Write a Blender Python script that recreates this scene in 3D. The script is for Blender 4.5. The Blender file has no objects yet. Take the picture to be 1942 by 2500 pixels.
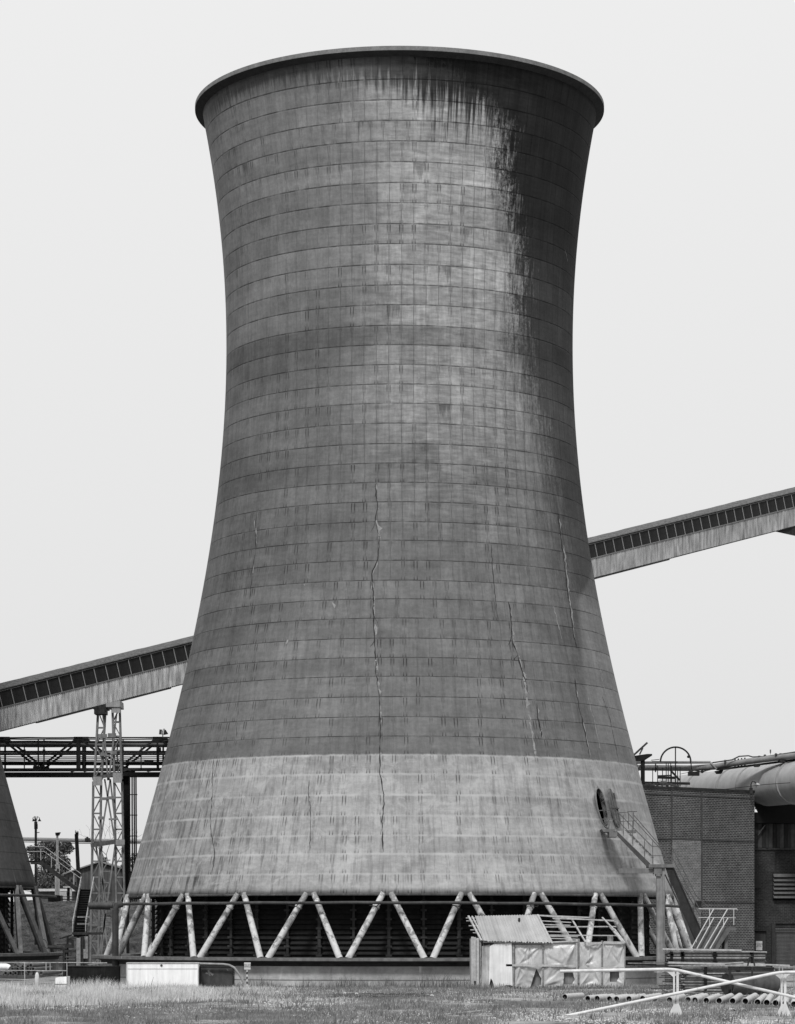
import bpy, math, random
import numpy as np
from mathutils import Vector, Matrix
random.seed(7); rng = np.random.default_rng(7)
R_ = math.radians
sc = bpy.context.scene
col = sc.collection
# ------------------------------------------------------------------ camera
F = 6800.0; XC = 971.0; YH = 2262.0; ZC = 2.94        # focal length in photo pixels, principal point, eye height
cam = bpy.data.cameras.new('camera'); camo = bpy.data.objects.new('camera', cam); col.objects.link(camo)
camo.location = (0, 0, ZC); camo.rotation_euler = (R_(90), 0, 0)
cam.sensor_fit = 'VERTICAL'; cam.sensor_height = 36; cam.lens = 36 * F / 2500
cam.shift_y = (YH - 1250) / 2500; cam.clip_start = 1; cam.clip_end = 3000
sc.camera = camo
# ------------------------------------------------------------------ world and sun
SUN_EL, SUN_AZ = 50, -14          # degrees; azimuth measured from behind the camera, negative = from the left
world = bpy.data.worlds.new("World"); sc.world = world; world.use_nodes = True
wn = world.node_tree; wn.nodes.clear()
wo = wn.nodes.new('ShaderNodeOutputWorld'); bg = wn.nodes.new('ShaderNodeBackground')
sky = wn.nodes.new('ShaderNodeTexSky'); sky.sky_type = 'NISHITA'; sky.sun_disc = False
sky.sun_elevation = R_(SUN_EL); sky.sun_rotation = R_(180 + SUN_AZ); sky.dust_density = 4
bw = wn.nodes.new('ShaderNodeRGBToBW'); mx = wn.nodes.new('ShaderNodeMix'); mx.data_type = 'RGBA'
mx.inputs[0].default_value = 0.90
wn.links.new(sky.outputs[0], bw.inputs[0]); wn.links.new(bw.outputs[0], mx.inputs[6])
wg = wn.nodes.new('ShaderNodeTexCoord'); ws = wn.nodes.new('ShaderNodeSeparateXYZ'); wr = wn.nodes.new('ShaderNodeMapRange')
wr.inputs[1].default_value = 0.0; wr.inputs[2].default_value = 0.35; wr.inputs[3].default_value = 8.0; wr.inputs[4].default_value = 9.3
wn.links.new(wg.outputs['Generated'], ws.inputs[0]); wn.links.new(ws.outputs[2], wr.inputs[0]); wn.links.new(wr.outputs[0], mx.inputs[7])
bg.inputs[1].default_value = 0.1
wn.links.new(mx.outputs[2], bg.inputs[0]); wn.links.new(bg.outputs[0], wo.inputs[0])
sun = bpy.data.lights.new('sun', 'SUN'); sun.energy = 2.9; sun.angle = R_(9); sun.color = (1, 1, 1)
suno = bpy.data.objects.new('sun', sun); col.objects.link(suno)
sd = Vector((math.sin(R_(SUN_AZ)) * math.cos(R_(SUN_EL)), -math.cos(R_(SUN_AZ)) * math.cos(R_(SUN_EL)), math.sin(R_(SUN_EL))))
suno.rotation_euler = sd.to_track_quat('Z', 'Y').to_euler()
sc.view_settings.view_transform = 'Standard'; sc.view_settings.look = 'None'; sc.view_settings.exposure = 0; sc.view_settings.gamma = 1

# ------------------------------------------------------------------ helpers
def W(px, py, d): return Vector(((px - XC) / F * d, d, ZC + (YH - py) / F * d))
def X(px, d): return (px - XC) / F * d
def Z(py, d): return ZC + (YH - py) / F * d
def GD(py): return ZC * F / (py - YH)

class MB:
    def __init__(s): s.v = []; s.f = []; s.sm = []; s.uv = None
    def add(s, vs, fs, smooth=False):
        o = len(s.v); s.v += [tuple(v) for v in vs]
        s.f += [tuple(i + o for i in f) for f in fs]; s.sm += [smooth] * len(fs); return s
    def box(s, c, size, rot=None):
        hx, hy, hz = [a / 2 for a in size]; c = Vector(c)
        vs = [Vector((x, y, z)) for x in (-hx, hx) for y in (-hy, hy) for z in (-hz, hz)]
        if rot is not None: vs = [rot @ v for v in vs]
        return s.add([v + c for v in vs], [(0,1,3,2),(4,6,7,5),(0,4,5,1),(2,3,7,6),(0,2,6,4),(1,5,7,3)])
    def b2(s, x0, x1, y0, y1, z0, z1): return s.box(((x0+x1)/2, (y0+y1)/2, (z0+z1)/2), (abs(x1-x0), abs(y1-y0), abs(z1-z0)))
    def bar(s, p, q, w, h=None, up=Vector((0, 0, 1))):
        p = Vector(p); q = Vector(q); h = h or w; d = q - p; L = d.length
        if L < 1e-6: return s
        d.normalize(); u = up if abs(d.dot(up)) < .97 else Vector((0, 1, 0))
        a = d.cross(u).normalized(); b = a.cross(d).normalized()
        return s.box((p + q) / 2, (w, L, h), Matrix((a, d, b)).transposed())
    def tube(s, pts, r, n=10, cap=True, r2=None, smooth=True):
        pts = [Vector(p) for p in pts]; m = len(pts); vs = []; pa = None
        for i, p in enumerate(pts):
            d = (pts[min(i+1, m-1)] - pts[max(i-1, 0)]).normalized()
            if pa is None:
                u = Vector((0, 0, 1)) if abs(d.z) < .9 else Vector((1, 0, 0)); pa = d.cross(u).normalized()
            else: pa = (pa - d * pa.dot(d)).normalized()
            b = d.cross(pa); rr = r if r2 is None else r + (r2 - r) * i / (m - 1)
            vs += [p + (pa * math.cos(2*math.pi*k/n) + b * math.sin(2*math.pi*k/n)) * rr for k in range(n)]
        fs = [(i*n+k, i*n+(k+1) % n, (i+1)*n+(k+1) % n, (i+1)*n+k) for i in range(m-1) for k in range(n)]
        s.add(vs, fs, smooth)
        if cap: s.add(vs[:n], [tuple(range(n))[::-1]]); s.add(vs[-n:], [tuple(range(n))])
        return s
    def pipe(s, p, q, r, wall, n=20):                 # open pipe with wall thickness
        p = Vector(p); q = Vector(q); d = (q-p).normalized(); u = Vector((0,0,1)); a = d.cross(u).normalized(); b = d.cross(a)
        rings = [(p, r), (q, r), (q, r-wall), (p, r-wall)]; vs = []
        for c, rr in rings: vs += [c + (a*math.cos(2*math.pi*k/n)+b*math.sin(2*math.pi*k/n))*rr for k in range(n)]
        fs = [(i*n+k, i*n+(k+1)%n, ((i+1)%4)*n+(k+1)%n, ((i+1)%4)*n+k) for i in range(4) for k in range(n)]
        return s.add(vs, fs)
    def lathe(s, prof, c=(0,0), n=64, a0=0, a1=2*math.pi, smooth=True):
        full = abs(a1-a0-2*math.pi) < 1e-6; m = n if full else n+1; vs = []
        for r, z in prof:
            for k in range(m):
                a = a0+(a1-a0)*k/n; vs.append((c[0]+r*math.sin(a), c[1]-r*math.cos(a), z))
        fs = []
        for i in range(len(prof)-1):
            for k in range(n):
                k2 = (k+1) % m; fs.append((i*m+k, i*m+k2, (i+1)*m+k2, (i+1)*m+k))
        return s.add(vs, fs, smooth)
    def prism(s, poly, y0, y1):                        # polygon in x,z extruded from y0 to y1
        n = len(poly); vs = [(x, y0, z) for x, z in poly] + [(x, y1, z) for x, z in poly]
        return s.add(vs, [tuple(range(n)), tuple(range(2*n-1, n-1, -1))] + [(k, k+n, (k+1)%n+n, (k+1)%n) for k in range(n)])
    def ball(s, c, r, n=10, m=6, sq=(1,1,1)):
        c = Vector(c); vs = []
        for i in range(m+1):
            t = math.pi*i/m
            for k in range(n): vs.append(c + Vector((r*sq[0]*math.sin(t)*math.cos(2*math.pi*k/n), r*sq[1]*math.sin(t)*math.sin(2*math.pi*k/n), r*sq[2]*math.cos(t))))
        return s.add(vs, [(i*n+k, (i+1)*n+k, (i+1)*n+(k+1)%n, i*n+(k+1)%n) for i in range(m) for k in range(n)], True)

ORG = {}
def props(o, label=None, cat=None, group=None, kind=None):
    if label: o['label'] = label
    if cat: o['category'] = cat
    if group: o['group'] = group
    if kind: o['kind'] = kind
    return o
def build(mb, name, mat, parent=None, **kw):
    org = ORG.get(parent.name, Vector((0,0,0))) if parent else Vector((0,0,0))
    if not parent and kw.get('loc') is not None: org = Vector(kw.pop('loc'))
    kw.pop('loc', None)
    me = bpy.data.meshes.new(name)
    me.from_pydata([(v[0]-org[0], v[1]-org[1], v[2]-org[2]) for v in mb.v], [], mb.f)
    me.polygons.foreach_set('use_smooth', mb.sm)
    for m in (mat if isinstance(mat, (list, tuple)) else [mat]): me.materials.append(m)
    if mb.uv is not None:
        l = me.uv_layers.new(name='UVMap'); l.data.foreach_set('uv', np.array(mb.uv, dtype=np.float32).ravel())
    me.validate(); me.update()
    o = bpy.data.objects.new(name, me); col.objects.link(o)
    if parent: o.parent = parent
    else: o.location = org
    ORG[o.name] = org
    return props(o, kw.get('label'), kw.get('cat'), kw.get('group'), kw.get('kind'))
def thing(name, label, cat, loc=(0,0,0), group=None):
    o = bpy.data.objects.new(name, None); o.empty_display_size = .3; col.objects.link(o); o.location = loc
    ORG[o.name] = Vector(loc); return props(o, label, cat, group)
def text_mesh(txt, size, name, mat, parent, pos, yaw=0):
    cu = bpy.data.curves.new(name, 'FONT'); cu.body = txt; cu.size = size; cu.align_x = 'CENTER'; cu.align_y = 'CENTER'; cu.extrude = .002; cu.space_line = .95
    t = bpy.data.objects.new('tmp', cu); col.objects.link(t)
    bpy.context.view_layer.update()
    me = bpy.data.meshes.new_from_object(t.evaluated_get(bpy.context.evaluated_depsgraph_get()))
    bpy.data.objects.remove(t); me.name = name; me.materials.clear(); me.materials.append(mat)
    o = bpy.data.objects.new(name, me); col.objects.link(o); o.parent = parent
    o.location = Vector(pos) - ORG[parent.name]; o.rotation_euler = (R_(90), 0, yaw); return o

# ------------------------------------------------------------------ materials
class NT:
    def __init__(s, name):
        s.m = bpy.data.materials.new(name); s.m.use_nodes = True; s.t = s.m.node_tree; s.t.nodes.clear()
        s.out = s.n('ShaderNodeOutputMaterial'); s.b = s.n('ShaderNodeBsdfPrincipled'); s.b.inputs['Specular IOR Level'].default_value = .12; s.l(s.b.outputs[0], s.out.inputs[0])
    def n(s, t, **k):
        x = s.t.nodes.new(t)
        for a, b in k.items(): setattr(x, a, b)
        return x
    def l(s, a, b): s.t.links.new(a, b)
    def put(s, sock, v):
        if hasattr(v, 'links') or isinstance(v, bpy.types.NodeSocket): s.l(v, sock)
        else: sock.default_value = v
    def math(s, op, a, b=None, c=None, clamp=False):
        x = s.n('ShaderNodeMath', operation=op); x.use_clamp = clamp; s.put(x.inputs[0], a)
        if b is not None: s.put(x.inputs[1], b)
        if c is not None: s.put(x.inputs[2], c)
        return x.outputs[0]
    def vec(s, x=0, y=0, z=0):
        c = s.n('ShaderNodeCombineXYZ')
        for i, v in enumerate((x, y, z)): s.put(c.inputs[i], v)
        return c.outputs[0]
    def noise(s, vec, scale=1, detail=6, rough=.6, dim='3D', dist=0):
        x = s.n('ShaderNodeTexNoise'); x.inputs['Scale'].default_value = scale; x.inputs['Detail'].default_value = detail
        x.inputs['Roughness'].default_value = rough; x.inputs['Distortion'].default_value = dist; s.l(vec, x.inputs['Vector']); return x.outputs[0]
    def white(s, vec): x = s.n('ShaderNodeTexWhiteNoise', noise_dimensions='3D'); s.l(vec, x.inputs[0]); return x.outputs[0]
    def rng(s, v, a, b, c=0., d=1., smooth=False):
        x = s.n('ShaderNodeMapRange'); x.interpolation_type = 'SMOOTHSTEP' if smooth else 'LINEAR'
        s.put(x.inputs[0], v)
        for i, q in zip((1,2,3,4), (a,b,c,d)): s.put(x.inputs[i], q)
        return x.outputs[0]
    def mix(s, f, a, b):                                # floats
        x = s.n('ShaderNodeMix', data_type='FLOAT'); s.put(x.inputs[0], f); s.put(x.inputs[2], a); s.put(x.inputs[3], b); return x.outputs[0]
    def curve(s, v, pts, x0, x1, y0=0., y1=1.):          # piecewise function of v
        t = s.rng(v, x0, x1); c = s.n('ShaderNodeFloatCurve'); cu = c.mapping.curves[0]
        P = sorted([((a-x0)/(x1-x0), (b-y0)/(y1-y0)) for a, b in pts])
        while len(cu.points) < len(P): cu.points.new(.5, .5)
        for p, (a, b) in zip(cu.points, P): p.location = (a, b); p.handle_type = 'VECTOR'
        c.mapping.update(); s.l(t, c.inputs[1]); return s.rng(c.outputs[0], 0, 1, y0, y1)
    def color(s, v):
        c = s.n('ShaderNodeCombineColor')
        for i in range(3): s.put(c.inputs[i], v)
        s.l(c.outputs[0], s.b.inputs['Base Color'])
    def bump(s, h, strength=.3, dist=.05):
        x = s.n('ShaderNodeBump'); x.inputs['Strength'].default_value = strength; x.inputs['Distance'].default_value = dist
        s.l(h, x.inputs['Height']); s.l(x.outputs[0], s.b.inputs['Normal'])
    def obj(s): return s.n('ShaderNodeTexCoord').outputs['Object']
    def uv(s): return s.n('ShaderNodeTexCoord').outputs['UV']
    def sep(s, v): x = s.n('ShaderNodeSeparateXYZ'); s.l(v, x.inputs[0]); return x.outputs

MATS = {}
def surf(name, base, var=.35, scale=3., rough=.8, streak=0., bump=.15, metal=0., spot=None, spot_amt=.0, spot_scale=6.):
    if name in MATS: return MATS[name]
    k = NT(name); o = k.obj(); n1 = k.noise(o, scale, 8, .65)
    v = k.math('MULTIPLY', base, k.rng(n1, .3, .7, 1-var, 1+var))
    if streak:
        x, y, z = k.sep(o); ns = k.noise(k.vec(k.math('MULTIPLY', x, 7.), k.math('MULTIPLY', y, 7.), k.math('MULTIPLY', z, .5)), 1, 5, .6)
        v = k.math('MULTIPLY', v, k.rng(ns, .3, .7, 1-streak, 1+streak))
    if spot is not None:
        ns = k.noise(o, spot_scale, 6, .6, dist=.5); v = k.mix(k.rng(ns, .5-spot_amt, .54-spot_amt), spot, v)
    k.color(v); k.b.inputs['Roughness'].default_value = rough; k.b.inputs['Metallic'].default_value = metal
    if bump: k.bump(k.noise(o, scale*6, 5, .6), bump, .03)
    MATS[name] = k.m; return k.m
concrete = surf('weathered_concrete', .18, .3, 1.5, .9, .25)
concrete_dark = surf('dark_concrete', .12, .35, 1.2, .9, .3)
steel_dark = surf('dark_steel', .026, .5, 4, .6, .3)
steel_mid = surf('grey_steel', .07, .4, 4, .6, .3)
steel_pale = surf('pale_painted_steel', .30, .3, 5, .6, .3)
paint_white = surf('white_paint', .72, .08, 2, .5, .06, .05)
paint_old = surf('old_white_paint', .80, .05, 2, .6, .12, .05, spot=.16, spot_amt=.2, spot_scale=3.)
black_tank = surf('black_tank_paint', .012, .5, 2, .55, .3)
wood_pale = surf('pale_timber', .36, .25, 6, .85, .15)
wood_grey = surf('grey_timber', .20, .5, 5, .9, .1)
wood_dark = surf('dark_timber', .06, .5, 4, .9, .3)
tin_pale = surf('pale_sheet_metal', .36, .22, 2.5, .7, .22)
clay = surf('pale_clay_pipe', .42, .15, 4, .8, .0)
black = surf('black_void', .004, .1, 1, .95, 0, 0)
bark = surf('bark', .05, .4, 5, .9)
rope = surf('iron_rust', .055, .5, 8, .8)
glass_dark = surf('dark_wired_glass', .018, .35, 1.2, .5, .25, .02)

# ------------------------------------------------------------------ tower profile
D = 151.1; CX = (976 - XC) / F * D; CY = D
sil = [(339,470.5),(436,455),(459,450.5),(600,435),(688,427.5),(762,424.3),(850,422.3),(954,424),(1042,429),(1116,436),(1200,445),
       (1296,455.5),(1410,473),(1545,499.5),(1640,522),(1700,537),(1850,573),(1920,593.5),(2048,628.5),(2187,669)]
_z = np.array([ZC + (YH - y) * D / F for y, h in sil]); _r = np.array([D * math.sin(math.atan(h / F)) for y, h in sil])
_pc = np.polyfit(_z, _r, 6)
def RZ(z): return float(np.polyval(_pc, min(max(z, 4.4), 46.0)) + (max(z, 46.0) - 46.0) * .19)
def zc_of(py):
    z = 20.
    for _ in range(30): z = ZC + (YH - py) * (D - RZ(z)) / F
    return z
ZLIP = zc_of(2181); ZTOP = 46.86
SEAM_Y = [193.4,243.7,294,344,395,446,495,546,595,645.7,695.8,744,794.5,841.6,890,937.4,984.6,1033,1083,1130.5,1177.6,1225,1273.7,1319,1368,
          1416.6,1462,1509,1558,1605,1651,1701,1750,1797,1841,1888,1939,1990,2038,2083,2132]
SEAMS = [ZTOP] + [zc_of(y) for y in SEAM_Y] + [ZLIP]
def S(px, py, off=0.):                                   # point where the sight line through a photo pixel meets the shell
    a = (px - XC) / F; b = (YH - py) / F; lo = D - 17; t = lo
    while t < D + 3:
        x, z = a*t, ZC + b*t
        if math.hypot(x - CX, t - CY) < RZ(z) + off: break
        t += .02
    return Vector((a*t, t, ZC + b*t))
def theta_of(px, py):
    p = S(px, py); return math.atan2(p.x - CX, CY - p.y)

def shell_material():
    k = NT('tower_shell_concrete'); k.b.inputs['Roughness'].default_value = .72
    o = k.obj(); x, y, z = k.sep(o); th = k.math('ARCTAN2', x, k.math('MULTIPLY', y, -1.))
    u, v, _ = k.sep(k.uv()); arc = k.math('MULTIPLY', th, 11.)
    fu = k.math('FRACT', u); fv = k.math('FRACT', v); cu = k.math('FLOOR', u); cv = k.math('FLOOR', v)
    panel = k.white(k.vec(cu, cv, 3.)); ring = k.white(k.vec(1., cv, 7.)); seg = k.white(k.vec(k.math('FLOOR', k.math('MULTIPLY', u, .19)), cv, 9.))
    P = k.vec(arc, 0., z)
    n_big = k.noise(P, .12, 3, .5); n_mid = k.noise(P, .7, 6, .6); n_fine = k.noise(P, 5., 8, .7)
    stv = k.noise(k.vec(k.math('MULTIPLY', arc, 5.), 0., k.math('MULTIPLY', z, .45)), 1., 6, .65)
    stl = k.noise(k.vec(k.math('MULTIPLY', arc, 2.2), 4., k.math('MULTIPLY', z, .10)), 1., 5, .6)
    # ---- base tone by height (real weathering of the lifts)
    base = k.curve(z, [(4,.13),(9,.125),(14,.13),(20,.122),(26,.118),(30,.128),(33,.120),(34,.140),(38,.160),(41,.172),(45,.170),(47,.13)], 4, 47, 0, .5)
    rt = {1:1.05,2:.98,3:1.08,4:1.02,5:1.06,6:.95,7:.90,8:.94,9:1.0,10:1.04,11:.98,12:1.02,13:.80,14:.90,15:1.02,16:1.10,17:1.04,18:1.06,19:.92,20:.88,21:.98,22:1.02,23:.93,24:1.05,25:1.0,26:1.02,27:.92,28:.98,29:1.05,30:1.0,31:1.06,32:1.0,33:.94,34:.96,35:1.0,36:1.06,37:.98,38:1.04,39:1.0,40:1.05}
    rp_ = []
    for a_, b_ in sorted(rt.items()): rp_ += [(a_+.01, b_), (a_+.97, b_)]
    rtc = k.curve(v, [(0, .95), (.98, .95)] + rp_ + [(42, 1.)], 0, 42, .5, 1.5)
    rmask = k.rng(k.noise(P, .16, 5, .7), .36, .6, .2, 1.3); base = k.math('MULTIPLY', base, k.math('ADD', 1., k.math('MULTIPLY', k.math('SUBTRACT', rtc, 1.), rmask)))
    # pale zone left of the soot, upper half
    hi = k.math('MULTIPLY', k.rng(z, 21., 33., 0, 1, True), k.math('ADD', k.math('MULTIPLY', k.rng(th, -.35, .05, 0, .6, True), 1.), k.rng(th, 0, .5, 0, .4, True)))
    base = k.math('MULTIPLY', base, k.math('ADD', 1., k.math('MULTIPLY', hi, 1.0)))
    left = k.rng(th, -.2, -1.2, 1., .86)
    base = k.math('MULTIPLY', base, left)
    low = k.rng(k.math('ADD', v, k.math('ADD', k.math('MULTIPLY', k.math('SUBTRACT', n_fine, .5), .14), k.math('MULTIPLY', k.math('SUBTRACT', stv, .5), .30))), 34.96, 35.07)
    base = k.math('MULTIPLY', base, k.mix(low, 1., 2.35))
    tone = k.math('MULTIPLY', base, k.rng(n_big, .3, .7, .84, 1.16))
    tone = k.math('MULTIPLY', tone, k.rng(ring, 0, 1, .90, 1.08))
    tone = k.math('MULTIPLY', tone, k.rng(seg, 0, 1, .93, 1.07))
    tone = k.math('MULTIPLY', tone, k.math('ADD', 1., k.math('MULTIPLY', k.math('SUBTRACT', panel, .5), k.math('MULTIPLY', k.rng(th, -.7, 0, .09, .17), k.rng(z, 14, 26, .5, 1.)))))
    tone = k.math('MULTIPLY', tone, k.rng(n_mid, .3, .7, .80, 1.18))
    tone = k.math('MULTIPLY', tone, k.rng(n_fine, .25, .75, .78, 1.22))
    tone = k.math('MULTIPLY', tone, k.rng(stv, .3, .7, .84, 1.15))
    tone = k.math('MULTIPLY', tone, k.rng(stl, .3, .7, .93, 1.07))
    # streaky washing in the pale lower rings
    wash = k.math('MULTIPLY', low, k.math('MULTIPLY', k.rng(stv, .45, .66, 0, .52, True), k.rng(th, -.2, -.9, .75, 1.2))); tone = k.math('MULTIPLY', tone, k.math('SUBTRACT', 1., wash))
    # quilting : soft horizontal ripples of the shutter boards
    rip = k.noise(k.vec(k.math('MULTIPLY', arc, .9), 0., k.math('MULTIPLY', z, 5.2)), 1., 3, .5, dist=.4)
    ripm = k.math('MULTIPLY', k.rng(z, 20, 26), k.rng(th, -.5, .1)); ripm = k.math('MULTIPLY', ripm, k.rng(th, .85, .6))
    tone = k.math('MULTIPLY', tone, k.mix(ripm, 1., k.rng(rip, .3, .7, .76, 1.26)))
    sm = k.noise(k.vec(k.math('MULTIPLY', arc, .35), 6., k.math('MULTIPLY', z, 2.2)), 1., 6, .65, dist=.6)
    tone = k.math('MULTIPLY', tone, k.rng(sm, .3, .7, .86, 1.13))
    # ---- soot: boundary angle against height
    bd = [(150,1012),(205,1100),(250,1180),(300,1208),(350,1212),(420,1214),(460,1228),(520,1240),(600,1252),(700,1256),(800,1250),(900,1266),(1000,1292),(1080,1312),(1150,1335),
          (1300,1348),(1450,1372),(1600,1396),(1750,1425),(1820,1440)]
    pts = []
    for a, b in bd:
        p = S(b, a); pts.append((p.z, math.atan2(p.x-CX, CY-p.y)))
    thb = k.curve(z, pts + [(4, pts[-1][1])], 4, 47, 0, 1.5)
    dth = k.math('SUBTRACT', th, k.math('SUBTRACT', thb, .015))
    spk = k.noise(P, 5.5, 6, .75, dist=.3)
    jag = k.math('MULTIPLY', k.math('SUBTRACT', k.white(k.vec(cu, cv, 11.)), .5), .07)
    run = k.noise(k.vec(k.math('MULTIPLY', arc, 5.), 2., k.math('MULTIPLY', z, .8)), 1., 6, .7)
    patchy = k.rng(k.noise(P, .55, 3, .5), .4, .6, .25, 1.)
    e1 = k.math('ADD', k.math('ADD', dth, jag), k.math('ADD', k.math('MULTIPLY', k.math('SUBTRACT', run, .52), .60), k.math('MULTIPLY', k.math('MULTIPLY', k.math('SUBTRACT', spk, .50), .6), patchy)))
    wd = k.rng(z, 22., 36., .30, .13)
    soot = k.rng(e1, k.math('MULTIPLY', wd, -1.), wd, 0, 1, True)
    soot = k.math('MULTIPLY', soot, k.rng(dth, -.30, -.02, 0, 1))
    core = k.rng(dth, k.math('MULTIPLY', wd, .2), k.math('MULTIPLY', wd, 2.2), 0, 1, True)
    soot = k.math('MAXIMUM', soot, core)
    amt = k.curve(z, [(4,0.),(12,.12),(15,.30),(19,.48),(24,.64),(29,.75),(35,.87),(40,.965),(47,.97)], 4, 47)
    thl = k.curve(z, [(4,1.08),(12,.95),(16,.93),(20,1.02),(23,1.5),(47,1.5)], 4, 47, 0, 1.5)
    clean = k.math('MULTIPLY', k.rng(k.math('SUBTRACT', th, thl), -.02, .05, 0, 1, True), k.math('MULTIPLY', k.rng(z, 22, 18), k.math('SUBTRACT', 1., low)))
    tone = k.math('MULTIPLY', tone, k.math('ADD', 1., k.math('MULTIPLY', clean, k.rng(stv, .35, .6, .55, .2))))
    fadeR = k.math('SUBTRACT', 1., k.math('MULTIPLY', k.rng(k.math('SUBTRACT', th, thl), -.03, .04, 0, 1, True), k.rng(z, 24, 19)))
    amt = k.math('MULTIPLY', amt, fadeR)
    soot = k.math('MULTIPLY', soot, k.rng(stl, .3, .7, .96, 1.0))
    soot = k.math('MULTIPLY', soot, amt)
    # drips under the rim
    dz = k.math('SUBTRACT', 46.9, z)
    drn = k.noise(k.vec(k.math('MULTIPLY', arc, 4.2), 0., k.math('MULTIPLY', z, .13)), 1., 6, .68)
    ln = k.curve(th, [(-1.6,1.4),(-.6,1.1),(-.25,1.7),(0.,2.3),(.15,3.2),(.35,4.2),(.5,4.),(1.6,2.)], -1.6, 1.6, 0, 5)
    dr = k.rng(k.math('SUBTRACT', drn, k.math('MULTIPLY', k.math('DIVIDE', dz, ln), .34)), .20, .36, 0, 1, True)
    dr = k.math('MULTIPLY', dr, k.curve(th, [(-1.6,.5),(-.3,.5),(.0,.78),(.15,.9),(1.6,.93)], -1.6, 1.6))
    # sparse single drips further down, and pale lime runs inside the soot
    cell = k.white(k.vec(k.math('FLOOR', k.math('MULTIPLY', arc, 1.3)), cv, 21.))
    one = k.math('MULTIPLY', k.rng(cell, .990, .992), k.rng(k.math('ADD', stv, k.math('MULTIPLY', fv, -.2)), .36, .5, 0, 1, True))
    dark = k.math('MAXIMUM', k.math('MAXIMUM', soot, dr), k.math('MULTIPLY', one, .5))
    tone = k.math('MULTIPLY', tone, k.math('SUBTRACT', 1., dark))
    lime = k.math('MULTIPLY', k.rng(k.noise(k.vec(k.math('MULTIPLY', arc, 4.), 9., k.math('MULTIPLY', z, .55)), 1., 3, .5), .74, .80), k.rng(dth, .02, .1))
    tone = k.mix(k.math('MULTIPLY', lime, .6), tone, .16)
    # ---- seams, vertical joints and pairs of tie marks
    wob = k.math('MULTIPLY', k.math('SUBTRACT', k.noise(P, 3., 3, .6), .5), .03)
    dv = k.math('ABSOLUTE', k.math('ADD', k.math('SUBTRACT', k.math('FRACT', k.math('ADD', v, .5)), .5), wob))
    seamd = k.math('MULTIPLY', k.rng(dv, k.rng(z, 15, 38, .030, .046), .012), k.rng(k.noise(P, 1.1, 4, .6), .36, .56, .35, 1.))
    du = k.math('ABSOLUTE', k.math('SUBTRACT', k.math('FRACT', k.math('ADD', u, .5)), .5))
    vm = k.math('MULTIPLY', k.rng(k.noise(P, .35, 3, .5), .36, .52, .2, 1.2), k.rng(th, -.8, .0, .25, 1.))
    vm = k.math('MULTIPLY', vm, k.rng(z, 12, 28, .25, 1.))
    jointd = k.math('MULTIPLY', k.rng(du, .045, .015), k.math('MULTIPLY', vm, .55))
    seamd = k.math('MULTIPLY', seamd, k.math('SUBTRACT', 1., low))
    cellm = k.white(k.vec(k.math('FLOOR', k.math('ADD', u, .5)), cv, 5.))
    tick = k.rng(k.math('ABSOLUTE', k.math('SUBTRACT', du, k.math('ADD', .08, k.math('MULTIPLY', cellm, .05)))), .055, .015)
    topb = k.math('MULTIPLY', k.rng(fv, .03, .07), k.rng(fv, k.math('ADD', .22, k.math('MULTIPLY', cellm, .4)), k.math('ADD', .05, k.math('MULTIPLY', cellm, .3))))
    botb = k.rng(fv, .74, .95)
    tick = k.math('MULTIPLY', tick, k.math('MAXIMUM', topb, botb)); tick = k.math('MULTIPLY', tick, k.math('MULTIPLY', k.rng(cellm, .2, .9, .1, 1.0), k.rng(k.noise(P, .22, 3, .5), .38, .6, k.rng(z, 34, 24, .25, .7), 1.15)))
    tick = k.math('MULTIPLY', tick, k.rng(th, .95, .6, 0.2, 1)); tick = k.math('MULTIPLY', tick, k.math('SUBTRACT', 1., k.math('MULTIPLY', soot, 1.)))
    blot = k.math('MULTIPLY', low, k.rng(k.noise(P, 1.4, 7, .7, dist=1.), .5, .66, 0, .35, True)); tone = k.mix(blot, tone, .43)
    marks = k.math('MAXIMUM', k.math('MAXIMUM', seamd, jointd), tick)
    tone = k.math('MULTIPLY', tone, k.math('SUBTRACT', 1., k.math('MULTIPLY', marks, .70)))
    # pale lime edges at the lower seams
    dvl = k.math('ABSOLUTE', k.math('ADD', k.math('SUBTRACT', k.math('FRACT', k.math('ADD', v, .5)), .53), k.math('MULTIPLY', wob, 2.5)))
    pale = k.math('MULTIPLY', k.rng(dvl, .09, .02), k.math('MULTIPLY', k.rng(v, 34.88, 34.93), k.rng(k.noise(P, .9, 4, .6), .35, .6, .2, .8)))
    tone = k.mix(k.math('MULTIPLY', pale, k.rng(k.noise(P, .35, 4, .6), .38, .6, .25, 1.)), tone, .40)
    chip = k.rng(k.noise(P, 2.6, 3, .5), .765, .785); tone = k.mix(k.math('MULTIPLY', chip, .45), tone, .30)
    k.color(tone)
    h = k.math('ADD', k.math('MULTIPLY', rip, k.mix(ripm, .35, .9)), k.math('ADD', k.math('MULTIPLY', n_fine, .25), k.math('MULTIPLY', marks, -.8)))
    k.bump(h, .35, .06)
    k.l(k.rng(soot, 0, .8, .62, .85), k.b.inputs['Roughness'])
    return k.m
shell_mat = shell_material()
inner_mat = surf('dark_tower_inside', .012, .3, 2, .95)  # near-black colour stands for the shade inside the tower

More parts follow.
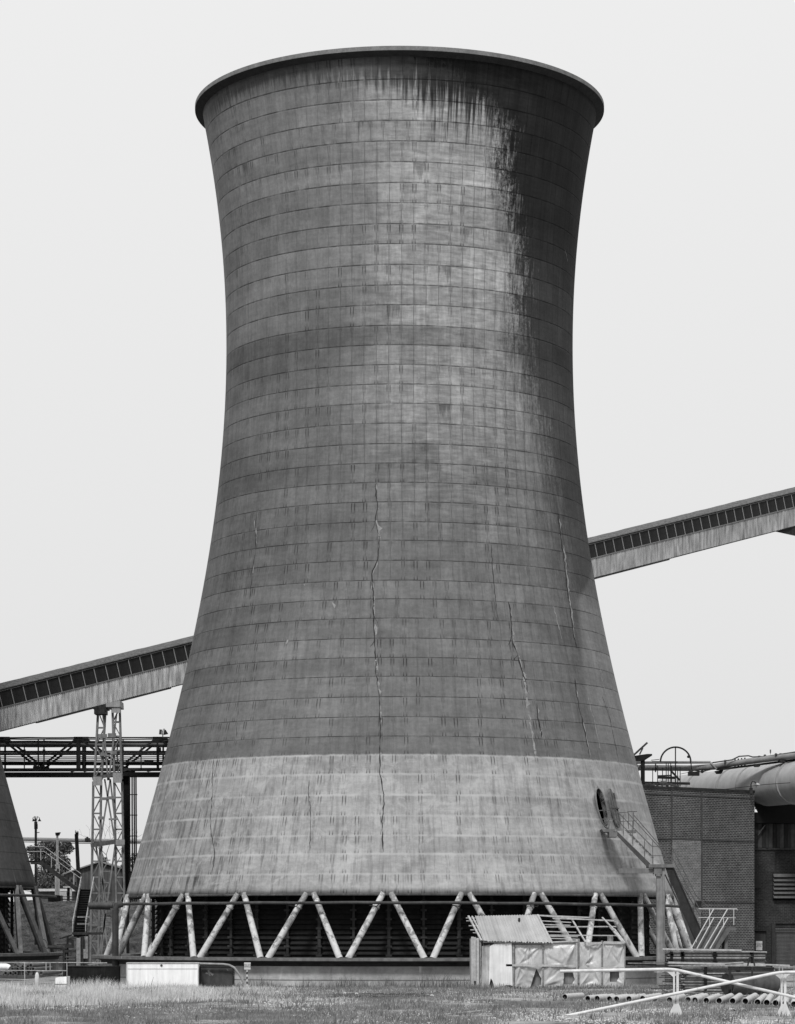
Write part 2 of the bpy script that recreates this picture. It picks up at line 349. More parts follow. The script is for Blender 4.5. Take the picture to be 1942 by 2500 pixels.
# peeling paint columns
def column_mat():
    k = NT('peeling_white_column_paint'); o = k.obj(); x, y, z = k.sep(o)
    n = k.noise(o, 1.9, 8, .66, dist=.5); zb = k.rng(z, 1.4, 4.4, .10, -.05)
    m = k.rng(k.math('ADD', n, zb), .49, .52)
    v = k.mix(m, k.math('MULTIPLY', .25, k.rng(k.noise(o, 9, 4), .3, .7, .6, 1.3)), k.math('MULTIPLY', .50, k.rng(k.noise(o, 5, 4), .3, .7, .8, 1.12)))
    k.color(v); k.b.inputs['Roughness'].default_value = .8; k.bump(n, .3, .02); return k.m
col_mat = column_mat()

def make_tower(cx, cy, label, door, prof_scale=1., dzz=0., colkind='round', n_off=-2.4, fr=(-180, 180), mat=None):
    root = thing('cooling_tower', label, 'cooling tower', (cx, cy, 0))
    NS = 216; zs = []; vi = []
    for i in range(len(SEAMS)-1):
        sub = 3
        for j in range(sub): zs.append(SEAMS[i] + (SEAMS[i+1]-SEAMS[i])*j/sub); vi.append(i)
    zs.append(SEAMS[-1])
    vs = []; fs = []; uvs = []; mi = []
    for z in zs:
        r = RZ(z) * prof_scale
        for kk in range(NS):
            a = 2*math.pi*(kk/NS) - math.pi; vs.append((r*math.sin(a), -r*math.cos(a), z+dzz))
    nz = len(zs)
    offs = []
    for q in range(len(SEAMS)-1):
        N_ = round(2*math.pi*RZ((SEAMS[q]+SEAMS[q+1])/2)/.635); offs.append((-(.5+.012)*N_) % 1. + random.choice([0, 0, 0, .02, -.03, .5]))
    offs.append(0)
    for i in range(nz-1):
        ri = vi[i]; zm = (SEAMS[ri]+SEAMS[ri+1])/2; N = round(2*math.pi*RZ(zm)/.635)
        f0 = (zs[i]-SEAMS[ri])/(SEAMS[ri+1]-SEAMS[ri]) + ri; f1 = (zs[i+1]-SEAMS[ri])/(SEAMS[ri+1]-SEAMS[ri]) + ri
        for kk in range(NS):
            k2 = (kk+1) % NS; fs.append((i*NS+kk, (i+1)*NS+kk, (i+1)*NS+k2, i*NS+k2)); mi.append(0)
            u0 = kk/NS*N+offs[ri]; u1 = (kk+1)/NS*N+offs[ri]
            uvs += [(u0, f0), (u0, f1), (u1, f1), (u1, f0)]
    o0 = len(vs); T = .28
    for z in zs[::3]:
        r = RZ(z)*prof_scale - T
        for kk in range(NS):
            a = 2*math.pi*(kk/NS) - math.pi; vs.append((r*math.sin(a), -r*math.cos(a), z+dzz))
    ni = len(zs[::3])
    for i in range(ni-1):
        for kk in range(NS):
            k2 = (kk+1) % NS; fs.append((o0+i*NS+kk, o0+i*NS+k2, o0+(i+1)*NS+k2, o0+(i+1)*NS+kk)); mi.append(1); uvs += [(.5, .5)]*4
    for kk in range(NS):
        k2 = (kk+1) % NS
        fs.append((kk, k2, o0+k2, o0+kk)); mi.append(1); uvs += [(.5, .5)]*4
        a = (nz-1)*NS; b = o0+(ni-1)*NS
        fs.append((a+kk, b+kk, b+k2, a+k2)); mi.append(1); uvs += [(.5, .5)]*4
    me = bpy.data.meshes.new('shell'); me.from_pydata(vs, [], fs)
    me.uv_layers.new(name='UVMap').data.foreach_set('uv', np.array(uvs, dtype=np.float32).ravel())
    me.polygons.foreach_set('use_smooth', [True]*len(fs)); me.polygons.foreach_set('material_index', mi)
    me.materials.append(mat or shell_mat); me.materials.append(inner_mat); me.update()
    sh = bpy.data.objects.new('shell', me); col.objects.link(sh); sh.parent = root; ORG[sh.name] = Vector((cx, cy, 0))
    if door:
        p = S(1469.5, 1972); a = math.atan2(p.x-cx, cy-p.y); zc = p.z
        dv = Vector((math.sin(a), -math.cos(a), 0)); tv = Vector((math.cos(a), math.sin(a), 0))
        c = MB(); n = 28; hw, hh = .40, 1.0
        ring = [tv*(hw*math.cos(2*math.pi*q/n)) + Vector((0,0,hh*math.sin(2*math.pi*q/n))) for q in range(n)]
        pc = Vector((p.x-cx, p.y-cy, zc))
        vv = [pc + r_ + dv*1.5 for r_ in ring] + [pc + r_ - dv*1.5 for r_ in ring]
        c.add(vv, [tuple(range(n)), tuple(range(2*n-1, n-1, -1))] + [(q, q+n, (q+1) % n+n, (q+1) % n) for q in range(n)])
        cut = build(c, 'cutter', inner_mat); cut.location = root.location
        md = sh.modifiers.new('b', 'BOOLEAN'); md.operation = 'DIFFERENCE'; md.object = cut; md.solver = 'EXACT'
        bpy.context.view_layer.update()
        nm = bpy.data.meshes.new_from_object(sh.evaluated_get(bpy.context.evaluated_depsgraph_get()))
        sh.modifiers.clear(); sh.data = nm; bpy.data.objects.remove(cut)
        root['_door'] = [p.x, p.y, p.z, a]
        fr_ = MB(); w = .09
        P = pc + root.location
        slope = (RZ(zc-1)-RZ(zc+1))/2
        prev = None; vv = []
        for q in range(n+1):
            t_ = 2*math.pi*q/n
            for (s1, out) in ((1., .07), (1.08, .07), (1.08, -.25), (1., -.25)):
                rr = tv*(hw*s1*math.cos(t_)) + Vector((0,0,(hh-hw+hw*s1)*math.sin(t_)))
                vv.append(P + rr + dv*(out - slope*rr.z))
        fr_.add(vv, [(q*4+j, q*4+(j+1) % 4, (q+1)*4+(j+1) % 4, (q+1)*4+j) for q in range(n) for j in range(4)])
        build(fr_, 'door_frame', concrete, root)
        # the oval door leaf swung open against the wall
        lf = MB(); lc = P + tv*.84 + dv*.12; yaw = R_(-8)
        tl = (tv*math.cos(yaw) + dv*math.sin(yaw)); dl = (dv*math.cos(yaw) - tv*math.sin(yaw))
        ringl = [tl*(hw*.84*math.cos(2*math.pi*q/n)) + Vector((0,0,hh*1.02*math.sin(2*math.pi*q/n))) for q in range(n)]
        def LP(r_, o_): return lc + r_ + dv*(-slope*r_.z - .02) + dl*o_
        vv = [LP(r_, .10) for r_ in ringl] + [LP(r_, .02) for r_ in ringl]
        lf.add(vv, [tuple(range(n))[::-1], tuple(range(n, 2*n))] + [(q, (q+1) % n, (q+1) % n+n, q+n) for q in range(n)])
        for s in (-.24, 0., .24): lf.bar(LP(tl*s+Vector((0,0,-.8)), .13), LP(tl*s+Vector((0,0,.8)), .13), .05, .05)
        lf.bar(LP(tl*-.33, .16), LP(tl*.33, .16), .07, .05)
        build(lf, 'door_leaf', surf('grey_door_wood', .10, .4, 4, .9, .4), root)
        bpy.data.objects[root.name].pop('_door', None)
        root_door[:] = [P, tv, dv, slope]
    m = MB(); m.lathe([(0.01, 15+dzz), (RZ(15)*prof_scale-.4, 15+dzz)], (cx, cy), 48); m.lathe([(0.01, 5.2+dzz), (RZ(5.2)*prof_scale-.4, 5.2+dzz)], (cx, cy), 48); build(m, 'light_block_deck', inner_mat, root)  # unseen discs added inside to block daylight behind the doorway
    # rim
    R0 = RZ(ZTOP)*prof_scale; zt = ZTOP + dzz
    rm = MB(); Rr = 11.07*prof_scale
    rm.lathe([(R0-.02, zt-.05), (R0+.05, zt-.02), (Rr-.02, zt+.14), (Rr, zt+.14)], (cx, cy), 160, smooth=False)
    rm.lathe([(Rr, zt+.14), (Rr, zt+.36), (Rr-.05, zt+.38), (R0-.3, zt+.38), (R0-.3, zt-.05)], (cx, cy), 160, smooth=False)
    build(rm, 'rim', rim_mat, root)
    # columns in V pairs
    Rl = RZ(ZLIP)*prof_scale
    lip = ZLIP + dzz; zb = 1.41
    rt = Rl - .06; rb = Rl + 1.0
    tmp = MB(); tmp.lathe([(rt-.35, lip), (rt-.35, lip-.10), (Rl+.02, lip-.10), (Rl+.02, lip-.002)], (cx, cy), 144)
    build(tmp, 'lip_beam', concrete_dark, root)
    for i in range(24):
        t = R_(n_off + 15*i)
        for s in (-1, 1):
            a = t + s*R_(.72); b = t + s*R_(6.75)
            top = Vector((cx+rt*math.sin(a), cy-rt*math.cos(a), lip+.02)); bot = Vector((cx+rb*math.sin(b), cy-rb*math.cos(b), zb-.03))
            m = MB()
            if colkind == 'round': m.tube([bot + (top-bot)*q/5 for q in range(6)], .165, 14, r2=.145)
            else: m.bar(bot, top, .24, .24)
            if colkind == 'round' and i in (21, 22, 23, 0, 1, 2, 3) and s == -1:
                q = bot + (top-bot)*.79; m.tube([q-(top-bot)*.012, q+(top-bot)*.012], .19, 12)
            build(m, 'support_column', col_mat if colkind == 'round' else surf('grey_square_column', .13, .3, 3, .8, .2), root)
    # dark louvre screen, bay by bay
    rs = Rl - 1.5
    for i in range(24):
        m = MB(); a0 = R_(n_off + 15*i); a1 = a0 + R_(15)
        p0 = Vector((cx+rs*math.sin(a0), cy-rs*math.cos(a0), 0)); p1 = Vector((cx+rs*math.sin(a1), cy-rs*math.cos(a1), 0))
        ctr = (p0+p1)/2; outv = (ctr-Vector((cx, cy, 0))).normalized()
        for q in range(13):
            z = 1.3 + q*(lip-1.25)/13; jit = random.uniform(-.02, .02)
            m.add([p0+outv*.02+Vector((0,0,z)), p1+outv*.02+Vector((0,0,z+jit)), p1-outv*.14+Vector((0,0,z+.29+jit)), p0-outv*.14+Vector((0,0,z+.29))], [(0,1,2,3)])
            m.bar(p0+outv*.03+Vector((0,0,z)), p1+outv*.03+Vector((0,0,z+jit)), .03, .025)
        m.bar(p0-outv*.25+Vector((0,0,1)), p0-outv*.25+Vector((0,0,lip+.3)), .1)
        build(m, 'louvre_panel', louvre_mat, root)
        m = MB()
        for f in (0, .5):
            pp = p0 + (p1-p0)*f; m.bar(pp+outv*.12+Vector((0,0,1)), pp+outv*.12+Vector((0,0,lip+.2)), .16 if f == 0 else .12, .14)
            for q in range(7): m.box(pp+outv*.16+Vector((0,0,1.5+q*.45)), (.30, .12, .10), Matrix.Rotation(a0+R_(7.5), 3, 'Z'))
        build(m, 'louvre_post', louvre_post_mat, root)
    # basin
    m = MB(); m.lathe([(rb+.25, -.4), (rb+.25, .30), (rb+.27, .32), (rb+.27, 1.24), (rb-3., 1.24)], (cx, cy), 180, smooth=False)
    build(m, 'basin_wall', basin_mat, root)
    m = MB(); m.lathe([(rb+.28, 1.0), (rb+.34, 1.16), (rb+.83, 1.27), (rb+.83, 1.41), (rb-1.2, 1.41)], (cx, cy), 180, smooth=False)
    build(m, 'basin_flange', flange_mat, root)
    return root
root_door = []
def rim_material():
    k = NT('rim_concrete'); o = k.obj(); x, y, z = k.sep(o); n = k.noise(o, 2.5, 8, .7); n2 = k.noise(o, 14, 5, .7)
    v = k.math('MULTIPLY', k.rng(z, 47.0, 47.02, .035, .16), k.math('MULTIPLY', k.rng(n, .3, .7, .7, 1.25), k.rng(n2, .3, .7, .8, 1.2)))  # soffit coloured darker than the fascia to imitate its shade
    k.color(v); k.b.inputs['Roughness'].default_value = .9; k.bump(n2, .3, .03); return k.m
rim_mat = rim_material()
louvre_mat = surf('black_louvre_boards', .014, .4, 3, .7, .2)
louvre_post_mat = surf('louvre_posts', .032, .5, 3, .8, .3)
def basin_material():
    k = NT('stained_basin_concrete'); o = k.obj(); x, y, z = k.sep(o); th = k.math('ARCTAN2', x, k.math('MULTIPLY', y, -1.)); arc = k.math('MULTIPLY', th, 16.)
    P = k.vec(arc, 0., z); n = k.noise(P, .45, 6, .6); n2 = k.noise(P, 5, 6, .6)
    st = k.noise(k.vec(k.math('MULTIPLY', arc, 1.6), 0., k.math('MULTIPLY', z, .25)), 1, 5, .6)
    v = k.math('MULTIPLY', .33, k.math('MULTIPLY', k.rng(n, .3, .7, .55, 1.35), k.rng(n2, .3, .7, .85, 1.15)))
    v = k.mix(k.rng(st, .66, .70, 0, .75), v, .55); v = k.math('MULTIPLY', v, k.rng(st, .40, .30, 1, .55))
    v = k.math('MULTIPLY', v, k.rng(k.math('ABSOLUTE', k.math('SUBTRACT', z, .33)), .02, .035, .55, 1.))
    k.color(v); k.b.inputs['Roughness'].default_value = .85; k.bump(n2, .3, .03); return k.m
basin_mat = basin_material()
def flange_material():
    k = NT('flange_steel'); o = k.obj(); x, y, z = k.sep(o); th = k.math('ARCTAN2', x, k.math('MULTIPLY', y, -1.)); n = k.noise(o, 3, 6, .6)
    sp = k.noise(k.vec(k.math('MULTIPLY', th, 22.), 0., 0.), 1., 2, .5)
    v = k.mix(k.rng(z, 1.24, 1.26), .030, .13); v = k.math('MULTIPLY', v, k.rng(n, .3, .7, .6, 1.3))  # underside coloured dark for the shade below the overhang
    v = k.mix(k.math('MULTIPLY', k.rng(z, 1.3, 1.31), k.rng(sp, .68, .70)), v, .6)
    k.color(v); k.b.inputs['Roughness'].default_value = .7; return k.m
flange_mat = flange_material()

tower = make_tower(CX, CY, 'tall hyperbolic concrete cooling tower with soot stained right side, centre of the picture', True)
t2mat = None
def shell2():
    k = NT('dark_second_tower_concrete'); o = k.obj(); x, y, z = k.sep(o); th = k.math('ARCTAN2', x, k.math('MULTIPLY', y, -1.)); arc = k.math('MULTIPLY', th, 11.)
    u, v, _ = k.sep(k.uv()); P = k.vec(arc, 0., z)
    n = k.noise(P, .5, 6, .6); st = k.noise(k.vec(k.math('MULTIPLY', arc, 5.), 0., k.math('MULTIPLY', z, .4)), 1, 6, .6); n2 = k.noise(P, 4, 6, .6)
    t = k.math('MULTIPLY', .075, k.math('MULTIPLY', k.rng(n, .3, .7, .75, 1.25), k.math('MULTIPLY', k.rng(st, .3, .7, .85, 1.15), k.rng(n2, .3, .7, .85, 1.15))))
    dv = k.math('ABSOLUTE', k.math('SUBTRACT', k.math('FRACT', k.math('ADD', v, .5)), .5))
    t = k.math('MULTIPLY', t, k.rng(dv, .015, .035, .55, 1.))
    st2 = k.rng(st, .62, .7); t = k.mix(k.math('MULTIPLY', st2, k.rng(z, 6.4, 5.6, 0, .5)), t, .3)
    k.color(t); k.b.inputs['Roughness'].default_value = .85; k.bump(n2, .25, .04); return k.m
T2X, T2Y = X(-524, 165), 165.
tower2 = make_tower(T2X, T2Y, 'dark concrete cooling tower cut off by the left edge, on grey square columns', False, 1.0, .70, 'square', 0.5, mat=shell2())

# ---- cracks and spalled patches on the shell
crack_mat = surf('crack_shadow', .028, .4, 5, .9); spall_mat = surf('spalled_concrete', .22, .3, 6, .9)
def ribbon(pts, w, off, jit=.5, step=9):
    m = MB(); P = []
    for (a, b), (c, d) in zip(pts, pts[1:]):
        n = max(1, int(math.hypot(c-a, d-b)/step))
        for q in range(n): P.append((a+(c-a)*q/n + random.uniform(-jit, jit)*2, b+(d-b)*q/n))
    P.append(pts[-1]); vs = []
    for i, (a, b) in enumerate(P):
        ww = w*.62*random.uniform(.25, 1.7)*(.25 if i in (0, len(P)-1) else 1)
        p = S(a, b); n = Vector((p.x-CX, p.y-CY, 0)).normalized(); t = Vector((-n.y, n.x, 0))
        j = random.uniform(-.4, .4)*ww
        for q in (-ww/2+j, ww/2+j): vs.append(p + t*q + n*off)
    m.add(vs, [(2*i, 2*i+1, 2*i+3, 2*i+2) for i in range(len(P)-1)]); return m
cracks = [([(917,1180),(923,1238),(917,1273),(927,1315),(923,1365),(908,1403),(911,1445),(913,1506),(915,1564),(917,1602),(919,1648),(927,1698),(929,1775),(927,1828),(929,1848),(928,1890),(935,1928),(938,1962),(933,2005),(933,2038),(937,2080)], .07),
  ([(522,1852),(520,1890),(520,1941),(515,1988),(516,2038),(524,2068),(524,2102),(518,2136)], .055),
  ([(755,1903),(755,1941),(759,1988),(759,2030),(757,2077)], .045),
  ([(628,1250),(624,1285),(625,1309),(627,1338),(619,1380),(616,1403),(611,1462)], .055),
  ([(1241,1468),(1248,1514),(1250,1552),(1252,1568),(1264,1598),(1273,1633),(1285,1667),(1290,1694)], .09),
  ([(1363,1254),(1369,1311),(1377,1365),(1382,1414),(1388,1468),(1394,1506),(1402,1556),(1407,1583)], .10),
  ([(1403,1656),(1405,1679),(1411,1713),(1415,1736),(1419,1751),(1428,1790),(1440,1847)], .09),
  ([(1310,1717),(1313,1751),(1319,1774),(1323,1801)], .10),
  ([(1199,1330),(1201,1365),(1205,1410),(1208,1445),(1212,1476),(1216,1520)], .045),
  ([(590,1655),(585,1700),(580,1760),(578,1800)], .03), ([(1470,1700),(1490,1760),(1505,1830),(1512,1870)], .05)]
spalls = [([(920,1270),(925,1290),(927,1318)], .22), ([(910,1395),(909,1420),(910,1440)], .14), ([(622,1270),(624,1290)], .16), ([(620,1372),(618,1400)], .13),
  ([(1252,1520),(1254,1560),(1262,1590)], .10), ([(1277,1640),(1282,1670),(1287,1700),(1286,1730)], .26), ([(1376,1330),(1384,1400),(1388,1440),(1396,1500),(1403,1560)], .16),
  ([(1318,1770),(1324,1800)], .14), ([(1420,1745),(1430,1790),(1442,1850)], .10), ([(700,1573),(704,1560)], .18), ([(716,1568),(718,1573)], .1), ([(742,1426),(745,1430)], .2),
  ([(812,1470),(818,1485)], .16), ([(1272,1290),(1290,1292)], .2), ([(1022,905),(1023,935)], .10), ([(1380,610),(1386,640)], .05)]
random.seed(31)
for pts, w in cracks[:9]:
    for q in range(len(pts)-1):
        if random.random() < .45:
            (a, b), (c, d) = pts[q], pts[q+1]; f0 = random.uniform(0, .4); f1 = random.uniform(.6, 1)
            spalls.append(([(a+(c-a)*f0+2, b+(d-b)*f0), (a+(c-a)*f1+2, b+(d-b)*f1)], random.uniform(.08, .18)))
for (a, b, c, d) in ((917,1273,905,1300),(913,1506,925,1530),(927,1890,945,1905),(520,1941,508,1960),(1250,1552,1238,1580),(1377,1365,1390,1392),(1264,1598,1252,1612),(915,1564,903,1580)): cracks.append(([(a, b), ((a+c)/2+2, (b+d)/2), (c, d)], .035))
spalls += [([(1291,1735),(1299,1790),(1308,1845)], .14), ([(1455,1590),(1475,1680),(1492,1760),(1505,1830)], .10), ([(1352,1480),(1362,1520),(1372,1560)], .10), ([(1435,1700),(1452,1765),(1466,1830)], .09), ([(1060,1890),(1062,1900)], .25)]
for pts, w in cracks: build(ribbon(pts, w, .022), 'crack', crack_mat, tower)
for pts, w in spalls: build(ribbon(pts, w, .012, step=6), 'spalled_patch', spall_mat, tower)
for a, b, y in ((670, 768, 2038), (853, 891, 2036), (916, 997, 2037), (1020, 1050, 2040)):
    build(ribbon([(a + (b-a)*q/6, y + random.uniform(-1, 1)) for q in range(7)], .03, .01), 'seam_scar', crack_mat, tower)

# ------------------------------------------------------------------ ground and bank
def ground_z(x, y):
    b = max(0., min(1., (y - 184) / 15)); b = b*b*(3-2*b)
    s = max(0., min(1., (-12 - x) / 4)); return 4.6*b*s
def ground_material():
    k = NT('rough_ground'); o = k.obj(); x, y, z = k.sep(o)
    P = k.vec(x, k.math('MULTIPLY', y, .35), 0.)
    n1 = k.noise(P, .30, 5, .6, dist=.5); n2 = k.noise(o, 2.2, 8, .75); n3 = k.noise(o, 12, 6, .8)
    right = k.rng(x, -4, 3); grass = k.math('ADD', k.math('MULTIPLY', right, -.08), n1)
    v = k.mix(k.rng(grass, .44, .54, 0, 1, True), .30, .12); rut = k.noise(k.vec(k.math('MULTIPLY', x, .25), k.math('MULTIPLY', y, 1.1), 3.), 1., 4, .6); v = k.math('MULTIPLY', v, k.rng(rut, .38, .62, .7, 1.25))
    v = k.math('MULTIPLY', v, k.math('MULTIPLY', k.rng(n2, .3, .7, .62, 1.3), k.rng(n3, .3, .7, .7, 1.3)))
    v = k.mix(k.math('MULTIPLY', k.rng(n3, .66, .70), k.rng(n1, .4, .6, .8, .2)), v, .42)
    far = k.rng(y, 185, 190); v = k.mix(far, v, k.math('MULTIPLY', .14, k.math('MULTIPLY', k.rng(k.noise(o, 1.5, 8, .8), .38, .62, .35, 1.7), k.rng(n3, .35, .65, .6, 1.3))))
    k.color(v); k.b.inputs['Roughness'].default_value = .95; k.bump(k.math('ADD', n2, n3), .7, .08); return k.m
gm = MB(); xs = list(np.linspace(-40, 40, 81)); ys = list(np.linspace(60, 230, 341))
xs = [-900, -300, -120, -70] + xs + [70, 120, 300, 900]; ys = [-60, 0, 40] + ys + [300, 600, 1500]
vs = [(x, y, ground_z(x, y) + (.03*math.sin(x*1.3+y*.4)+.03*math.sin(x*.5-y*.9) if 60 < y < 175 else 0) + (random.uniform(-.1, .25) if 185 < y < 200 and x < -14 and x > -40 else 0)) for y in ys for x in xs]
nx = len(xs); gm.add(vs, [(j*nx+i, j*nx+i+1, (j+1)*nx+i+1, (j+1)*nx+i) for j in range(len(ys)-1) for i in range(nx-1)], True)
build(gm, 'ground', ground_material(), kind='structure')

# ------------------------------------------------------------------ conveyor gallery
GA = W(-260, 1740, 169); GB = None
A = Vector((X(0, 173), 173, Z(1675, 173))); B = Vector((X(1942, 212), 212, Z(1194, 212)))
tdir = (B-A).normalized(); side = Vector((tdir.y, -tdir.x, 0)).normalized()      # towards the camera
up = side.cross(tdir).normalized(); 
if up.z < 0: up = -up
GH = 2.68; GWd = 2.4
s0 = -8.; s1 = (B-A).length + 9.
gal = thing('conveyor_gallery', 'long sloping enclosed conveyor gallery with ribbon windows above pale corrugated cladding, behind the tower', 'conveyor', (A.x, A.y, 0))
def GP(s, h, o=0.): return A + tdir*s - up*h + side*o          # s along, h down from the top edge, o outward
def gbox(m, s_0, s_1, h0, h1, o0, o1):
    v = [GP(s, h, o) for s in (s_0, s_1) for h in (h0, h1) for o in (o0, o1)]
    m.add(v, [(0,1,3,2),(4,6,7,5),(0,4,5,1),(2,3,7,6),(0,2,6,4),(1,5,7,3)])
m = MB(); gbox(m, s0, s1, .24, GH-.02, -GWd, -.06); build(m, 'gallery_body', surf('gallery_dark', .03, .4, 2), gal)
m = MB()     # arched corrugated roof sheet
n = 10; L = s1-s0; ns = 120; vs = []
for i in range(ns+1):
    s = s0+L*i/ns; dj = random.uniform(-.015, .015)
    for j in range(n+1):
        f = j/n; vs.append(GP(s, .20 - .32*math.sin(math.pi*f)**.8 + dj, .12 - (GWd+.24)*f))
m.add(vs, [(i*(n+1)+j, i*(n+1)+j+1, (i+1)*(n+1)+j+1, (i+1)*(n+1)+j) for i in range(ns) for j in range(n)], True)
gbox(m, s0, s1, .17, .22, .10, .13)
build(m, 'roof', surf('gallery_roof', .10, .4, 5, .85, .2), gal)
m = MB(); gbox(m, s0, s1, .215, .30, -.05, .02); build(m, 'eave_shadow', steel_dark, gal)  # dark strip standing for the shadow under the roof edge
m = MB(); vs = []; npk = int(L/.0375)     # corrugated cladding
for i in range(npk+1):
    s = s0+L*i/npk; o = .03 + (.035 if (i//2) % 2 else 0)
    j = .02*math.sin(i*.37)*0
    vs += [GP(s, .5*GH, o), GP(s, GH + .015*((i//96) % 3), o)]
m.add(vs, [(2*i, 2*i+1, 2*i+3, 2*i+2) for i in range(npk)])
def clad():
    k = NT('corrugated_cladding'); o = k.obj(); x, y, z = k.sep(o)
    n = k.noise(k.vec(k.math('MULTIPLY', x, 5.), 0., k.math('MULTIPLY', k.math('SUBTRACT', z, k.math('MULTIPLY', x, .33)), .5)), 1, 5, .7)
    n2 = k.noise(k.vec(k.math('MULTIPLY', x, .5), 0., 0.), 1, 3, .5)
    v = k.math('MULTIPLY', k.rng(x, 25, 45, .42, .30), k.math('MULTIPLY', k.rng(n, .35, .65, .45, 1.4), k.rng(n2, .3, .7, .85, 1.15)))
    k.color(v); k.b.inputs['Roughness'].default_value = .7; return k.m
build(m, 'cladding', clad(), gal)
m = MB(); gbox(m, s0, s1, GH, GH+.07, -GWd, .06); gbox(m, s0+10, s0+20, GH+.07, GH+.13, -.3, .06); gbox(m, s0+56, s0+64, GH+.07, GH+.14, -.3, .06)
build(m, 'bottom_sill', steel_dark, gal)
m = MB(); gbox(m, s0, s1, .49*GH-.03, .5*GH+.01, -.05, .09); gbox(m, s0, s1, .285, .33, -.05, .06); build(m, 'window_rail', surf('rail_grey', .16, .3, 3), gal)
nw = 100; pitch = L/nw; proto = None
for i in range(nw):
    s = s0 + pitch*i
    if proto is None:
        m = MB(); gbox(m, s+.02, s+pitch-.0, .30, .49*GH-.02, -.05, .0); proto = build(m, 'window', glass_dark, gal)
        m = MB(); gbox(m, s-.02, s+.02, .30, .49*GH, -.0, .05); mp = build(m, 'mullion', surf('mullion_paint', .26, .3, 3), proto)
    else:
        c = proto.copy(); col.objects.link(c); c.parent = gal; c.location = tdir*(pitch*i)
        d = mp.copy(); col.objects.link(d); d.parent = c
# bracket at the right edge (head of the next trestle)
tr = thing('trestle_head', 'dark steel trestle under the conveyor gallery at the right picture edge', 'trestle', (X(2000, 213), 213, 0))
m = MB(); q = W(1965, 1282, 212.5)
m.add([W(1885, 1296, 211), W(2060, 1262, 214), W(2060, 1330, 214), W(1985, 1318, 212.5), W(1885, 1296, 213.5), W(2060, 1262, 216.5), W(2060, 1330, 216.5), W(1985, 1318, 215)],
      [(0,1,2,3),(7,6,5,4),(0,4,5,1),(1,5,6,2),(2,6,7,3),(3,7,4,0)])
build(m, 'cap_beam', steel_dark, tr)
m = MB()
for px in (2000, 2050):
    for dd in (212, 215): m.bar(W(px, 1320, dd), Vector((X(px+4, dd), dd, 0)), .35)
for q in range(9):
    z0 = q*3.4; m.bar(Vector((X(2002, 212), 212, z0)), Vector((X(2052, 212), 212, z0+3.4)), .14)
build(m, 'lattice_leg', steel_mid, tr)

# ------------------------------------------------------------------ lattice trestle at the left
def lattice(m, p0, p1, w, dp, chord, pitch, diag=.05):
    p0 = Vector(p0); p1 = Vector(p1); n = max(2, round((p1-p0).length/pitch)); c = []
    for sx, sy in ((-1,-1),(1,-1),(1,1),(-1,1)):
        o = Vector((sx*w/2, sy*dp/2, 0)); c.append(o); m.bar(p0+o, p1+o, chord)
    for i in range(n):
        a = p0+(p1-p0)*i/n; b = p0+(p1-p0)*(i+1)/n
        for f, (k0, k1) in enumerate(((0,1),(1,2),(2,3),(3,0))):
            if (f == 2) != bool((i+f) % 2): k0, k1 = k1, k0
            m.bar(a+c[k0], b+c[k1], diag, diag*.5); m.bar(a+c[k0], a+c[k1], diag, diag)
TD = 177.
tb = thing('lattice_trestle', 'pale riveted lattice steel trestle holding up the conveyor gallery at the left', 'trestle', (X(262, TD), TD, 0))
tsteel = surf('trestle_steel', .17, .3, 4, .7, .3); tsteel2 = surf('trestle_steel_shade', .08, .35, 4, .7, .3)
for nm, px0, py0, px1, py1, mt, dd in (('lattice_leg', 249, 1735, 240, 1902, tsteel, 0), ('lattice_leg', 284, 1728, 289, 1902, tsteel, 0)):
    m = MB(); lattice(m, W(px1, py1, TD), W(px0, py0, TD), .46, .25, .12, .98, .09); build(m, nm, mt, tb)
for px0, py0, px1, py1 in ((238, 1908, 231, 2380), (289, 1908, 298, 2380)):
    m = MB(); lattice(m, Vector((X(px1, TD), TD, 0)), W(px0, py0, TD), .50, .25, .12, 1.0, .09); build(m, 'lattice_leg', tsteel, tb)
m = MB()
for (a, b, c, d) in ((252,1745,264,1905),(266,1905,285,1745),(270,1902,246,2052),(256,1902,281,2052),(270,1905,283,2020),(234,2062,262,2210),(248,2062,254,2215),(282,2062,262,2205),(262,2210,240,2350),(250,2215,268,2350),(258,2230,246,2350),(272,2250,278,2350)):
    m.bar(W(a, b, TD-.3), W(c, d, TD-.3), .10, .07)
for a, b, y, sl, t in ((240,262,1797,0,.26),(264,284,1795,0,.26),(246,270,1841,2,.22),(262,286,1838,0,.22),(247,262,1950,0,.18),(262,280,1948,0,.2),(240,253,1997,0,.2),(266,288,2000,0,.12)):
    m.bar(W(a, y, TD-.35), W(b, y+sl, TD-.35), .05, t)
for y in (2100, 2127, 2155, 2180, 2203, 2240, 2262, 2285): m.bar(W(246, y, TD-.3), W(270, y, TD-.3), .06)
for i in range(5): m.bar(W(246+(i % 2)*16, 2080+i*27, TD-.25), W(262-(i % 2)*16, 2107+i*27, TD-.25), .06)
build(m, 'brace', tsteel, tb)
m = MB(); m.bar(W(226, 1901, TD-.55), W(278, 1891, TD-.55), .1, .2); build(m, 'crossbeam', tsteel2, tb)
m = MB(); m.bar(W(222, 2064, TD-.55), W(288, 2054, TD-.55), .1, .28); build(m, 'crossbeam', tsteel2, tb)
for gx, gy, gw, gh in ((239,1907,.58,.55),(287,1899,.56,.62),(294,2056,.56,.32),(284,1732,.55,.42)):
    m = MB(); m.box(W(gx, gy, TD-.6), (gw, .06, gh)); build(m, 'gusset_plate', surf('gusset_paint', .26, .2, 4, .6, .2), tb)
